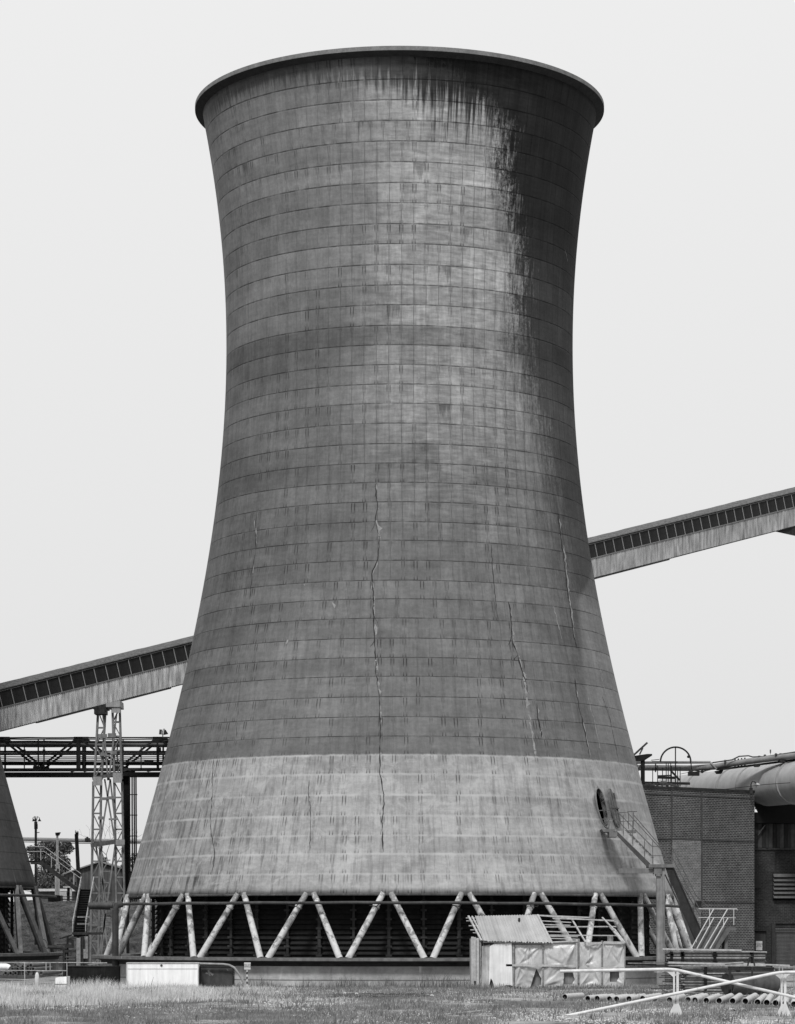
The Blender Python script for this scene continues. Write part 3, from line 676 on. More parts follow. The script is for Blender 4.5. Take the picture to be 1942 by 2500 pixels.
m = MB(); m.prism([(X(228, TD), Z(1731, TD)), (X(262, TD), Z(1731, TD)), (X(262, TD), Z(1720, TD)), (X(240, TD), Z(1726, TD))], TD-.6, TD+1.6); m.box(W(247, 1738, TD), (.75, 1.2, .35)); build(m, 'bearing_block', steel_dark, tb)
m = MB(); m.prism([(X(262, TD), Z(1728, TD)), (X(297, TD), Z(1728, TD)), (X(296, TD), Z(1712, TD)), (X(262, TD), Z(1719, TD))], TD-.7, TD+1.6); build(m, 'bearing_plate', surf('gusset_paint', .26), tb)

# ------------------------------------------------------------------ pipe bridge
BD = 186.
pb = thing('pipe_bridge', 'dark steel truss bridge full of pipes running behind the towers at left', 'pipe bridge', (X(307, BD), BD, 0))
px0, px1 = -60, 640
for off, dd in ((0, 0), (14, 1.6)):
    m = MB(); d = BD+dd
    m.bar(W(px0, 1802, d), W(px1, 1800, d), .10, .09)
    m.bar(W(px0, 1880, d), W(px1, 1878, d), .2, .22)
    for k in range(-1, 4):
        c = 192+k*193+off
        m.bar(W(c, 1804, d), W(c, 1878, d), .26 if k % 2 == 0 else .12)
        m.bar(W(c-8, 1806, d), W(c-96, 1876, d), .13); m.bar(W(c+8, 1806, d), W(c+96, 1876, d), .15)
        m.bar(W(c-98, 1804, d), W(c-98, 1878, d), .09); m.box(W(c-98, 1876, d), (.7, .1, .3)); m.box(W(c, 1805, d), (.6, .1, .35))
    build(m, 'truss', steel_dark, pb)
m = MB(); m.bar(W(px0, 1892, BD+.8), W(px1, 1891, BD+.8), 1.8, .26); build(m, 'girder', surf('girder_black', .012, .3, 3), pb)
for y, r, mt, dd in ((1811, .10, steel_dark, .4), (1818, .20, surf('bridge_pipe_grey', .10, .4, 2, .6, .2), .9), (1823, .05, steel_dark, .2), (1835, .09, steel_dark, .6), (1840.5, .13, surf('bridge_pipe_pale', .17, .6, 1.2, .6, .2), 1.0),
                     (1848, .05, steel_dark, .4), (1852, .04, steel_dark, .9), (1856, .05, steel_dark, .3), (1862.5, .15, steel_dark, .8), (1866, .09, steel_dark, 1.2), (1805, .05, steel_dark, .3), (1801, .07, steel_dark, .9)):
    m = MB(); m.tube([W(px0 + (px1-px0)*q/16, y + random.uniform(-.5, .5), BD+dd) for q in range(17)], r*.72, 8); build(m, 'pipe', mt, pb)
m = MB()
for c in (60, 108, 206, 300, 345, 388): m.bar(W(c, 1822, BD-.15), W(c, 1876, BD-.15), .07); m.box(W(c, 1832, BD-.15), (.18, .1, .12)); m.box(W(c, 1842, BD-.15), (.16, .1, .12))
for q in range(14): c = -20+q*31; m.tube([W(c, 1879, BD-.1), W(c+10, 1882+random.uniform(-1, 2), BD-.1), W(c+24, 1880, BD-.1)], .05, 5)
m.box(W(364, 1860, BD-.2), (.6, .3, .24)); m.box(W(140, 1841, BD-.1), (.9, .3, .14)); m.box(W(388, 1829, BD-.2), (.3, .3, .2))
build(m, 'pipe_hanger', steel_dark, pb)
m = MB(); m.box((X(307.5, BD), BD+.8, Z(1894, BD)/2), (.26*1.0, .7, Z(1894, BD))); m.box((X(307.5, BD), BD+.4, Z(1894, BD)/2), (.36, .05, Z(1894, BD))); m.box((X(296, BD), BD+1.6, Z(1890, BD)/2), (.2, .2, Z(1890, BD))); m.box(W(312, 1884, BD+.4), (1., .3, .3))
build(m, 'column', surf('girder_black', .012), pb)
m = MB()
for px in (317, 323, 328, 332.5): m.tube([W(px, 1897, BD), W(px+.6*random.random(), 2000, BD), Vector((X(px+1, BD), BD, 4.6))], .055, 6)
for y in (1940, 1990, 2041): m.bar(W(312, y, BD-.05), W(336, y, BD-.05), .06)
build(m, 'conduit', steel_dark, pb)
fl = thing('floodlight', 'twin floodlights on a short mast above the pipe bridge beside the tower', 'floodlight', W(398, 1800, BD))
m = MB(); m.bar(W(398, 1801, BD), W(398, 1784, BD), .06); m.tube([W(398, 1790, BD), W(399, 1781, BD), W(401, 1779, BD), W(403, 1782, BD)], .025, 6); m.bar(W(392, 1790, BD), W(398, 1793, BD), .04); build(m, 'mast', steel_dark, fl)
m = MB(); m.box(W(392.5, 1787, BD), (.17, .12, .33), Matrix.Rotation(.1, 3, 'Y')); build(m, 'lamp_head', steel_mid, fl)
m = MB(); m.tube([W(403, 1782, BD), W(405.5, 1793, BD)], .06, 10, r2=.17); build(m, 'lamp_shade', steel_dark, fl)

# ------------------------------------------------------------------ far left background
fp = thing('overhead_pipe', 'thin pale pipeline crossing behind the trestle low on the left', 'pipe', (X(200, 200), 200, 5))
m = MB(); m.tube([W(40, 2048, 204), W(200, 2052, 202), W(420, 2054, 200)], .15, 10); build(m, 'pipe', surf('far_pipe_pale', .5, .1, 1), fp)
m = MB(); m.tube([W(40, 2055, 203.9), W(200, 2059, 201.9), W(420, 2060, 199.9)], .03, 6); m.tube([W(214, 2046, 201.5), W(214, 2056, 201.5)], .2, 8); m.box(W(214, 2048, 201.5), (.1, .5, .3)); build(m, 'valve', steel_mid, fp)
def pole(px, ytop, d, r, mat, name, label, cat, lean=0, base=4.6):
    t = thing(name, label, cat, (X(px+lean, d), d, base)); m = MB(); m.tube([Vector((X(px+lean, d), d, base-.3)), W(px, ytop, d)], r, 10, r2=r*.85); build(m, 'pole', mat, t); return t
lm = pole(88, 2010, 190, .10, steel_mid, 'lamp_mast', 'dark mast with hooded bell lamps next to the left tower', 'lamp mast', base=2.)
m = MB(); m.box(W(88, 2015, 190), (.2, .2, .5))
for sx in (-7, 0, 9): m.tube([W(88, 2008, 190), W(88+sx*.5, 1993, 190), W(88+sx, 1997, 190), W(88+sx, 2003, 190)], .03, 6)
m.bar(W(92, 2012, 190), W(92, 2024, 190), .04); m.bar(W(90, 2033, 190), W(97, 2032, 190), .05); build(m, 'bracket', steel_mid, lm)
for sx in (-5, 9): m = MB(); m.tube([W(88+sx, 2000, 190), W(88+sx, 2005, 190)], .04, 8, r2=.13); build(m, 'lamp_shade', steel_dark, lm)
wp = pole(140.5, 2038, 201, .10, surf('bright_white_pole', .68, .12, 3), 'vent_pole', 'thick white pole with a tilted square cap', 'pole', base=4.6)
m = MB(); m.prism([(X(137, 201), Z(2040, 201)), (X(144, 201), Z(2040, 201)), (X(148, 201), Z(2032, 201)), (X(136, 201), Z(2033, 201))], 200.8, 201.3); build(m, 'cap', steel_dark, wp)
m = MB(); m.tube([Vector((X(140.5, 201), 201, 4.4)), W(140.5, 2110, 201)], .18, 10); build(m, 'sleeve', surf('bright_white_pole', .68), wp)
st = pole(187, 2036, 190, .15, bark, 'broken_trunk', 'dark leaning trunk broken off at the top beside the trestle', 'trunk', lean=9)
m = MB()
for i in range(6): m.tube([W(186+i, 2040, 190), W(184+i*1.6, 2026+random.uniform(0, 6), 190)], .04, 5, r2=.01)
build(m, 'splinter', bark, st)
# gabled shed
SD = 213
sh = thing('gabled_shed', 'dark low shed with a shallow gabled roof behind the trestle', 'shed', (X(238, SD), SD, 4.6))
m = MB(); xl, xr, xm = X(160, SD), X(318, SD), X(244, SD)
m.prism([(xl, 4.), (xr, 4.), (xr, Z(2128, SD)), (xm, Z(2107, SD)), (xl, Z(2135, SD))], SD, SD+8); build(m, 'wall', surf('shed_dark_boards', .07, .3, 1.5, .9, .35), sh)
m = MB()
for a, b, c, d in ((xl-.3, Z(2137, SD), xm, Z(2105, SD)), (xm, Z(2105, SD), xr+.4, Z(2130, SD))):
    m.add([(a, SD-.3, b), (c, SD-.3, d), (c, SD+8.3, d), (a, SD+8.3, b), (a, SD-.3, b+.1), (c, SD-.3, d+.1), (c, SD+8.3, d+.1), (a, SD+8.3, b+.1)], [(0,1,5,4),(4,5,6,7),(0,3,2,1),(1,2,6,5),(0,4,7,3),(3,7,6,2)])
build(m, 'roof', surf('shed_roof', .2, .3, 2), sh)
m = MB(); m.box((xm+.1, SD+2, Z(2101, SD)), (.4, .4, .6)); build(m, 'chimney', steel_dark, sh)
# low white building
lb = thing('low_building', 'low white flat roofed building far off between the left tower and the shed', 'building', (X(140, 209), 209, 4.6))
m = MB(); m.b2(X(88, 211), X(178, 211), 211, 216, 4.4, Z(2176, 211)); build(m, 'wall', surf('low_wall', .15, .3, 2), lb)
m = MB(); m.b2(X(80, 211)-.5, X(184, 211), 210.6, 216.4, Z(2176, 211), Z(2170, 211)); build(m, 'roof_band', paint_white, lb)
kb = thing('white_kiosk', 'small white kiosk with dark openings in front of the low building', 'kiosk', (X(158, 208), 208, 4.6))
m = MB(); m.b2(X(136, 208), X(163, 208), 208, 209.6, 4.4, Z(2177, 208)); m.b2(X(171, 208), X(175, 208), 208, 208.3, 4.4, Z(2167, 208)); m.b2(X(155, 208), X(175, 208), 207.9, 209.6, Z(2167, 208), Z(2164, 208)); build(m, 'wall', paint_white, kb)
m = MB(); m.b2(X(163.2, 208), X(170.8, 208), 208.3, 209.5, 4.4, Z(2167.2, 208)); build(m, 'door', steel_dark, kb)
# fence wire on bank top
bf = thing('bank_railing', 'thin dark railing along the top of the earth bank', 'railing', (X(150, 200), 200, 4.6))
m = MB(); m.tube([W(95, 2188, 200), W(200, 2190, 200)], .03, 6); m.tube([W(95, 2192, 199), W(200, 2198, 199)], .04, 6)
for px in (100, 130, 166, 195): m.bar(W(px, 2187, 200), W(px, 2204, 200), .05)
build(m, 'rail', steel_mid, bf)
cr = MB(); cr.box(W(136, 2194, 199.5), (.9, 1.4, .45)); cr.box(W(137, 2189, 199.5), (.5, 1.2, .2)); build(cr, 'debris_heap', steel_dark, label='low dark heap on the bank in front of the white kiosk', cat='heap', loc=W(136, 2198, 199.5))

def leaf_mat(name, a, b):
    k = NT(name); o = k.obj(); n = k.noise(o, 1.3, 4, .6); n2 = k.noise(o, 14, 3, .6)
    k.color(k.math('MULTIPLY', k.rng(n, .35, .65, a, b), k.rng(n2, .3, .7, .7, 1.3))); k.b.inputs['Roughness'].default_value = .8; return k.m
leafm = leaf_mat('tree_leaves', .05, .13)
def leaves(m, blobs, per, size):
    for (c, r, sq) in blobs:
        for _ in range(per):
            v = Vector([random.gauss(0, 1) for _ in range(3)]).normalized() * (random.random()**.6)*r*1.1
            p = Vector(c) + Vector((v.x*sq[0], v.y*sq[1], v.z*sq[2])); s = size*random.uniform(.5, 1.4)
            a = Vector([random.gauss(0, 1) for _ in range(3)]).normalized(); b = a.cross(Vector([random.gauss(0, 1) for _ in range(3)])).normalized()
            m.add([p-a*s, p+b*s*.5, p+a*s, p-b*s*.5], [(0,1,2,3)])
def tree(name, label, base, blobs, per, size, trunk_r, limbs, group=None):
    t = thing(name, label, 'tree', base, group); m = MB()
    top = Vector(blobs[0][0]); m.tube([Vector(base)-Vector((0,0,.3)), (Vector(base)*.5+top*.5)+Vector((.1,0,0)), top], trunk_r, 8, r2=trunk_r*.4)
    for bl in blobs[1:]:
        c = Vector(bl[0]); s = Vector(base)*.6+top*.4; m.tube([s, (s+c)/2+Vector((0,0,.2)), c], trunk_r*.4, 6, r2=trunk_r*.1)
    build(m, 'trunk', bark, t); m = MB(); leaves(m, blobs, per, size); build(m, 'crown', leafm, t); return t
TBD = 225
def bl(px, py, r, d=TBD, sq=(1,1,.75)): return (W(px, py, d), r, sq)
random.seed(3)
tree('leafy_tree', 'leafy tree standing behind the white capped pole left of the shed', (X(128, TBD), TBD, 4.6),
     [bl(130, 2095, .9), bl(100, 2075, .75), bl(115, 2068, .7), bl(150, 2068, .8), bl(164, 2072, .55), bl(90, 2090, .6), bl(150, 2100, .7), bl(112, 2105, .9), bl(140, 2125, .8), bl(105, 2135, .8), bl(78, 2075, .45), bl(160, 2115, .5), bl(125, 2065, .5), bl(165, 2060, .35), bl(130, 2145, .9), bl(110, 2155, .9), bl(152, 2150, .8)], 520, .11, .2, 5)
bsh = MB(); leaves(bsh, [bl(90+q*14, 2160+random.uniform(-6, 6), .9, 222, (1.2, 1, .8)) for q in range(9)], 330, .11); build(bsh, 'bushes', leafm, kind='stuff', label='dark bushes along the top of the bank below the leafy tree', cat='bushes')
bt = thing('bare_tree', 'leafless thin branched tree rising behind the shed roof', 'tree', (X(268, 218), 218, 4.6)); m = MB()
def twig(p, d, L, r, n):
    q = p + d*L; m.tube([p, (p+q)/2 + Vector((random.uniform(-.05, .05), 0, 0)), q], r, 5, r2=r*.6)
    if n: 
        for s in (-1, 1): twig(q, (d + Vector((s*random.uniform(.3, .7), random.uniform(-.3, .3), random.uniform(-.1, .3)))).normalized(), L*.68, r*.6, n-1)
twig(Vector((X(262, 218), 218, 4.6)), Vector((.15, 0, 1)).normalized(), 2.4, .07, 4); twig(Vector((X(276, 218), 218, 4.6)), Vector((-.1, 0, 1)).normalized(), 2.6, .06, 4)
build(m, 'branches', steel_mid, bt)
for px, h, rr in ((331, 2075, 1.0),):
    tree('distant_tree', 'dark tree showing between trestle and tower at the far left background', (X(px, 232), 232, 4.6), [bl(px, 2120, 1.2, 232), bl(px-8, 2140, 1.2, 232), bl(px+6, 2100, .8, 232), bl(px-20, 2150, 1., 232)], 420, .11, .15, 3)

# ------------------------------------------------------------------ stair of the left tower
s2 = thing('tower_stair', 'dark steel stair flight descending from the left tower to a front facing flight', 'stair', (X(200, 160), 160, 0))
m = MB(); SDp = 163.
m.add([W(72, 2101, SDp), W(103, 2101, SDp), W(191, 2168, SDp), W(191, 2180, SDp), W(98, 2110, SDp), W(76, 2110, SDp)] + [W(a, b, SDp+.1) for a, b in ((72,2101),(103,2101),(191,2168),(191,2180),(98,2110),(76,2110))],
      [(0,1,4,5),(1,2,3,4),(11,10,7,6),(10,9,8,7),(0,6,7,1),(1,7,8,2),(2,8,9,3),(3,9,10,4),(4,10,11,5)])
build(m, 'stringer', steel_dark, s2)
m = MB()
for i in range(11): p = W(104+i*8.3, 2102+i*6.4, SDp+.5); m.box(p, (.28, .9, .04)); m.box(p+Vector((.12, 0, .08)), (.02, .8, .16))
m.box(W(84, 2103, SDp+.5), (.8, 1., .05)); build(m, 'tread', surf('tread_steel', .03, .4, 3), s2)
m = MB()
for o in (0, .9):
    for dy in (0, 12):
        m.tube([W(66, 2084+dy-17, SDp+o), W(108, 2084+dy-17, SDp+o), W(198, 2150+dy-17, SDp+o)], .025, 6)
    for a, b in ((100, 2100), (126, 2118), (181, 2160)): m.bar(W(a, b, SDp+o), W(a, b-28, SDp+o), .04)
build(m, 'handrail', steel_pale, s2)
m = MB()
for i in range(20): z = Z(2168, 160) - (i+.5)*.137; m.box((X(204, 160), 161.2 - i*.16, z), (.74, .26, .035)); m.box((X(204, 160), 161.34 - i*.16, z-.07), (.72, .02, .13))
build(m, 'tread', surf('tread_steel', .03), s2)
m = MB()
for px in (190, 220): m.bar(Vector((X(px, 160), 161.4, Z(2165, 160))), Vector((X(px, 160), 158., Z(2277, 160))), .05, .2)
m.box(W(214, 2279, 158), (1.6, 1.4, .14)); m.box(W(191, 2305, 158), (.14, .14, 1.2)); m.box(W(214, 2320, 158.3), (.14, .14, 2.)); build(m, 'frame', steel_dark, s2)
m = MB()
for px, s in ((188, -1), (219, 1)):
    m.tube([Vector((X(px+4, 160), 161.4, Z(2140, 160))), Vector((X(px, 160), 158., Z(2250, 160)))], .035, 6); m.tube([Vector((X(px+4, 160), 161.4, Z(2152, 160))), Vector((X(px, 160), 158., Z(2262, 160)))], .025, 6)
    for f in (0, .35, .7, 1): q0 = Vector((X(px+4, 160), 161.4, Z(2140, 160))).lerp(Vector((X(px, 160), 158., Z(2250, 160))), f); m.bar(q0, q0-Vector((0, 0, .8)), .04)
m.tube([W(189, 2239, 158), W(219, 2239, 158)], .025, 6); m.tube([W(189, 2256, 158), W(219, 2256, 158)], .025, 6)
build(m, 'handrail', steel_pale, s2)
cb = thing('meter_cabin', 'narrow grey boarded cabinet beneath the stair landing beside the trestle', 'cabinet', (X(200, 156), 156, 0))
m = MB(); m.b2(X(187, 156), X(197, 156), 156, 156.6, 0, Z(2290, 156)); m.b2(X(204, 156), X(215, 156), 156, 156.4, Z(2340, 156), Z(2317, 156)); m.b2(X(200, 156), X(213, 156), 156.4, 157, 0, Z(2286, 156)); build(m, 'board', wood_grey, cb)
m = MB(); m.b2(X(197, 156), X(204, 156), 156.1, 156.5, 0, Z(2286, 156)); build(m, 'door', steel_dark, cb)

# ------------------------------------------------------------------ ring pipes
def arc(cx, cy, r, z, a0, a1, n=40, sag=0): return [Vector((cx+r*math.sin(a0+(a1-a0)*i/n), cy-r*math.cos(a0+(a1-a0)*i/n), z + sag*math.sin(i*.9))) for i in range(n+1)]
rp = thing('ring_pipe', 'long dark water pipe bent round the column heads of the big tower', 'pipe', (CX-15.6, CY, 0))
m = MB(); pts = arc(CX, CY, 15.62, 4.10, R_(-66), R_(86), 60, .01)
pts = [p - Vector((0, 0, .0012*max(0, i-25)**1.35)) for i, p in enumerate(pts)]
q = pts[0]; m.tube([Vector((q.x-.45, q.y-.5, .4)), Vector((q.x-.45, q.y-.5, 3.7)), Vector((q.x-.42, q.y-.48, 3.95)), Vector((q.x-.3, q.y-.35, 4.08))] + pts, .075, 10)
build(m, 'pipe', surf('ring_pipe_steel', .055, .4, 1.5, .6, .2), rp)
m = MB(); q = Vector((q.x-.45, q.y-.5, 0)); m.tube([q+Vector((0,0,.2)), q+Vector((0,0,3.8))], .17, 12); m.tube([q+Vector((0,0,3.8)), q+Vector((.05,0,4.02)), q+Vector((.3,.2,4.1))], .17, 12); build(m, 'riser', surf('ring_pipe_steel', .055), rp)
for th_ in (-17.4, -2.4, 12.6, 27.6, 42.6, 57.6): m = MB(); a = R_(th_-2.2); p = Vector((CX+15.5*math.sin(a), CY-15.5*math.cos(a), 3.98)); m.tube([p-Vector((.25,0,.0)), p+Vector((.12, 0, -.06)), p+Vector((.25, .1, .1))], .03, 6); build(m, 'hanger', steel_mid, rp)
hp = MB(); hp.tube([W(216, 2210, 146), W(276, 2210, 146)], .15, 12); hp.tube([W(216, 2218, 146.2), W(270, 2219, 146.2)], .05, 8); build(hp, 'short_pipe', surf('ring_pipe_steel', .055), label='short fat horizontal pipe in front of the trestle joining the ring pipe', cat='pipe', loc=W(216, 2210, 146))
m = MB(); m.tube(arc(T2X, T2Y, 15.9, 4.72, R_(40), R_(100), 30), .08, 8); build(m, 'collar_pipe', surf('ring_pipe_steel', .055), label='dark pipe round the square column heads of the left tower', cat='pipe', loc=(T2X+15, T2Y, 4.7))

# ------------------------------------------------------------------ valve station
VD = 152.
vs_ = thing('valve_station', 'black valve with round handwheel and piping between the two towers', 'valve', (X(160, VD), VD, 0))
m = MB(); cx_, cz_ = X(161, VD), Z(2287, VD)
m.tube([Vector((cx_+.32*math.cos(2*math.pi*q/20), VD+.32*math.sin(2*math.pi*q/20), cz_+.10*math.cos(2*math.pi*q/20))) for q in range(21)], .03, 6, cap=False)
for q in range(5): a = 2*math.pi*q/5; m.tube([Vector((cx_, VD, cz_-.03)), Vector((cx_+.32*math.cos(a), VD+.32*math.sin(a), cz_+.10*math.cos(a)))], .022, 5)
build(m, 'handwheel', steel_dark, vs_)
m = MB(); m.tube([Vector((cx_+.1, VD, 0)), Vector((cx_+.1, VD, cz_))], .06, 8); m.box(W(172, 2322, VD), (.55, .5, .14)); m.box(W(172, 2336, VD), (.6, .5, .1)); m.box(W(170, 2310, VD), (.45, .4, .2)); m.box(W(172, 2345, VD), (.6, .5, .1)); m.box(W(155, 2306, VD), (.7, .1, .06)); m.box(W(170, 2296, VD), (.25, .2, .25)); m.box(W(178, 2302, VD), (.12, .2, .35))
build(m, 'valve_body', steel_dark, vs_)
m = MB(); m.tube([W(118, 2312, VD), W(150, 2314, VD), W(158, 2318, VD), W(158, 2345, VD), Vector((X(158, VD), VD, 0))], .10, 10); m.tube([W(106, 2293, VD), W(112, 2296, VD), W(118, 2310, VD), W(116, 2316, VD), W(110, 2312, VD)], .02, 6); build(m, 'inlet_pipe', steel_dark, vs_)
m = MB()
for q in range(5): m.box(W(174, 2336+q*7, VD-1.5), (.5, .3, .035))
for px in (164, 185): m.bar(Vector((X(px, VD-1.5), VD-1.5, 0)), W(px-1, 2330, VD-1.5), .04)
build(m, 'step_frame', surf('dark_rung', .09, .3, 3), vs_)
lp = MB(); lp.box(Vector((X(237, 145), 145, .85)), (.9, .6, .06)); [lp.bar(Vector((X(x_, 145), 145, 0)), Vector((X(x_+2, 145), 145, .85)), .06) for x_ in (218, 230, 245, 256)]; lp.bar(W(215, 2355, 144), W(262, 2350, 144), .05); build(lp, 'work_trestle', wood_grey, label='small grey wooden trestle bench behind the black tank', cat='bench', loc=(X(237, 145), 145, 0))

# ------------------------------------------------------------------ left foreground: rail, pipes, tanks
RD = 122.
rl = thing('pipe_railing', 'thin grey two bar railing at far left ending at the black tank', 'railing', (X(80, RD), RD, 0))
m = MB(); m.tube([W(-30, 2350, RD), W(164, 2350, RD), W(262, 2351, RD)], .022, 6); m.tube([W(-30, 2369, RD), W(164, 2370, RD)], .022, 6); build(m, 'rail', steel_pale, rl)
for px in (61, 113, 123, 164): m = MB(); m.bar(Vector((X(px, RD), RD, .0 if px in (61, 164) else Z(2370, RD))), W(px, 2350, RD), .035); build(m, 'post', steel_pale, rl)
prow = 0
ords = ['first', 'second', 'third', 'fourth', 'fifth', 'sixth', 'seventh', 'eighth', 'ninth', 'tenth', 'eleventh', 'twelfth', 'thirteenth', 'fourteenth', 'fifteenth', 'sixteenth', 'seventeenth', 'eighteenth', 'nineteenth', 'twentieth']
pile_mat = surf('pile_pipe', .13, .4, 5, .8)
PD = 129.
random.seed(5)
for row, (xs_, py) in (('top', ([38, 49, 61, 76], 2357)), ('middle', ([31, 44, 56, 68, 82], 2366)), ('bottom', ([4, 15, 27, 39, 51, 63, 75, 88, 101], 2376))):
    for i, px in enumerate(xs_):
        c = W(px, py, PD); e = c + Vector((.4+random.uniform(-.1, .1), 4., 0)); m = MB(); m.pipe(c + Vector((0, random.uniform(-.15, .1), 0)), e, .088, .018, 18)
        m.tube([c+Vector((0, .1, 0)), c+Vector((0, .11, 0))], .07, 12, smooth=False)
        o = build(m, 'stacked_pipe', pile_mat, label=f'dark open pipe end, {ords[i]} from the left in the {row} row of the pile', cat='pipe', group='pipes piled at the far left', loc=c)
m = MB(); m.tube([W(-40, 2360, 121.5), W(16, 2360, 121.5), W(20, 2361, 121.5), W(22.5, 2363, 121.5)], .145, 16, r2=.12); build(m, 'gas_cylinder', paint_white, label='white rounded cylinder lying at the far left edge above the railing', cat='cylinder', loc=W(0, 2368, 121.5))
pm = MB(); pm.lathe([(0.0, .62), (.05, .6), (.09, .5), (.11, .3), (.09, 0)], (X(91, 127), 127), 12); pm.v = [(a, b, c + Z(2404, 127)-.05) for a, b, c in pm.v]; build(pm, 'marker_stone', surf('pale_marker', .5, .2, 4), label='small pale pointed marker stone standing in the grass at left', cat='marker', loc=(X(91, 127), 127, 0))
dr = thing('white_box', 'battered white box in the grass left of the black tank', 'box', (X(150, 128), 128, 0))
m = MB(); m.prism([(X(134, 128), .0), (X(165, 128), .0), (X(165, 128), Z(2384, 128)), (X(136, 128), Z(2387, 128))], 128, 129); build(m, 'body', paint_old, dr)
m = MB(); m.b2(X(133, 128), X(166, 128), 127.97, 128, Z(2403, 128), Z(2402, 128)); build(m, 'band', steel_dark, dr)
def boxtank(name, label, c, w, dpt, h, yaw, mat, lid, z0=0.):
    t = thing(name, label, 'tank', (c[0], c[1], 0)); Rm = Matrix.Rotation(yaw, 3, 'Z'); m = MB(); cc = Vector((c[0], c[1], z0+h/2)); m.box(cc, (w, dpt, h), Rm); build(m, 'body', mat, t)
    m = MB()
    for s in (-1, 1):
        for q in (-1, 1): m.box(cc + Rm @ Vector((s*w/2, q*dpt/2, 0)), (.05, .05, h), Rm)
    m.box(Vector((c[0], c[1], z0+h+.02)), (w+.06, dpt+.06, .04), Rm); build(m, 'rim_angle', lid, t); return t, cc, Rm
t, cc, Rm = boxtank('black_tank', 'low black steel box tank standing in tall grass at left', (X(227, 132.8), 132.8), 2.1, 1.5, 1.02, R_(-22), black_tank, black_tank)
t, cc, Rm = boxtank('white_tank', 'white painted rectangular tank with rust chips in the grass', (X(399, 133.2), 133.2), 3.4, 1.4, 1.12, R_(2), paint_old, surf('tank_edge', .4, .3, 3), .06)
m = MB(); m.box(cc + Rm @ Vector((0, -.70, .30)), (3.3, .012, .02), Rm); m.ball(cc + Rm @ Vector((-.05, -.71, .47)), .06, 8, 5); build(m, 'weld_line', steel_mid, t)
t, cc, Rm = boxtank('dark_tank', 'dark rusty box tank between the white tank and the striped sign post', (X(531, 134.), 134.), 1.55, 1., 1.0, R_(0), surf('dark_rust_tank', .05, .3, 2, .7, .2, .1, spot=.2, spot_amt=.15, spot_scale=1.6), steel_dark)
hs = MB(); hs.tube([W(487, 2352.5, 133.2), W(545, 2354, 133.2), W(560, 2356, 133.2), W(572, 2362, 133.2), W(582, 2375, 133.2), W(592, 2392, 133.2), Vector((X(602, 133.2), 133.2, .0))], .055, 10)
build(hs, 'bent_pipe', surf('grey_hose', .24, .3, 3), label='grey pipe over the dark tank curving down to the ground', cat='pipe', loc=W(487, 2352, 133.2))
sp = thing('warning_sign', 'small square sign on a black and white striped post by the basin wall', 'sign', (X(603.5, 133.6), 133.6, 0))
m = MB(); m.box(W(604.5, 2358.3, 133.6), (.31, .015, .34)); build(m, 'sign_board', surf('sign_face', .48, .06, 3), sp)
text_mesh('OIL-CH\nTANGLE', .092, 'lettering', black, sp, W(604.5, 2358, 133.6) + Vector((0, -.012, 0)))
for i in range(7):
    m = MB(); z1 = Z(2367, 133.6) - i*.115; m.tube([Vector((X(603.8, 133.65), 133.65, z1)), Vector((X(603.6, 133.65), 133.65, max(0., z1-.115)))], .026, 8); build(m, 'post_stripe', [paint_white, black][i % 2], sp)

# ------------------------------------------------------------------ shack
KD = 130.6
shk = thing('derelict_shack', 'ruined shack patched with torn plastic sheeting under a half stripped sheet metal roof', 'shack', (X(1330, KD), KD, 0))
zev = Z(2298, KD); zrd = Z(2236, KD+1.3)
def SP(px, py, dd=0.): return W(px, py, KD+dd)
# corrugated roof sheet (front slope), built from strips
m = MB(); vs = []; n = 60; tl = (1160, 2236); tr_ = (1313, 2233); blp = (1180, 2297); brp = (1350, 2302)
rows = 6; n = 24
for j in range(rows+1):
    f = j/rows
    for i in range(n*4+1):
        g = i/(n*4); x_ = (tl[0]+(tr_[0]-tl[0])*g)*(1-f) + (blp[0]+(brp[0]-blp[0])*g)*f; y_ = (tl[1]+(tr_[1]-tl[1])*g)*(1-f) + (blp[1]+(brp[1]-blp[1])*g)*f
        p = SP(x_, y_, 1.15*(1-f)-.30*f); p.z += .018*math.sin(i*math.pi/2*1.) + (.02*math.sin(g*9+j) if 0 < j < rows else 0) + (random.uniform(-.03, .03) if j == rows else 0); vs.append(p)
w_ = n*4+1
m.add(vs, [(j*w_+i, (j+1)*w_+i, (j+1)*w_+i+1, j*w_+i+1) for j in range(rows) for i in range(n*4)])
def roof_mat():
    k = NT('ribbed_roof_sheet'); o = k.obj(); x, y, z = k.sep(o); u = k.math('ADD', x, k.math('MULTIPLY', z, .27))
    rib = k.noise(k.vec(k.math('MULTIPLY', u, 8.), 0., 0.), 1., 4, .6); sh = k.white(k.vec(k.math('FLOOR', k.math('MULTIPLY', u, 1.5)), 0., 2.)); n = k.noise(o, 1.6, 5, .6)
    v = k.math('MULTIPLY', .33, k.math('MULTIPLY', k.rng(rib, .3, .7, .80, 1.15), k.math('MULTIPLY', k.rng(sh, 0, 1, .86, 1.1), k.rng(n, .3, .7, .88, 1.1))))
    k.color(v); k.b.inputs['Roughness'].default_value = .75; return k.m
roofm = roof_mat()
rf = build(m, 'roof_sheet', roofm, shk)
m = MB(); m.tube([SP(1268, 2252, .8), SP(1268, 2241, .8)], .05, 8); build(m, 'flue', steel_dark, rf)
m = MB()   # back slope
m.add([SP(1160, 2236, 1.15), SP(1313, 2233, 1.15), SP(1330, 2300, 2.9), SP(1175, 2300, 2.9)], [(0,1,2,3)]); build(m, 'back_roof', roofm, shk)
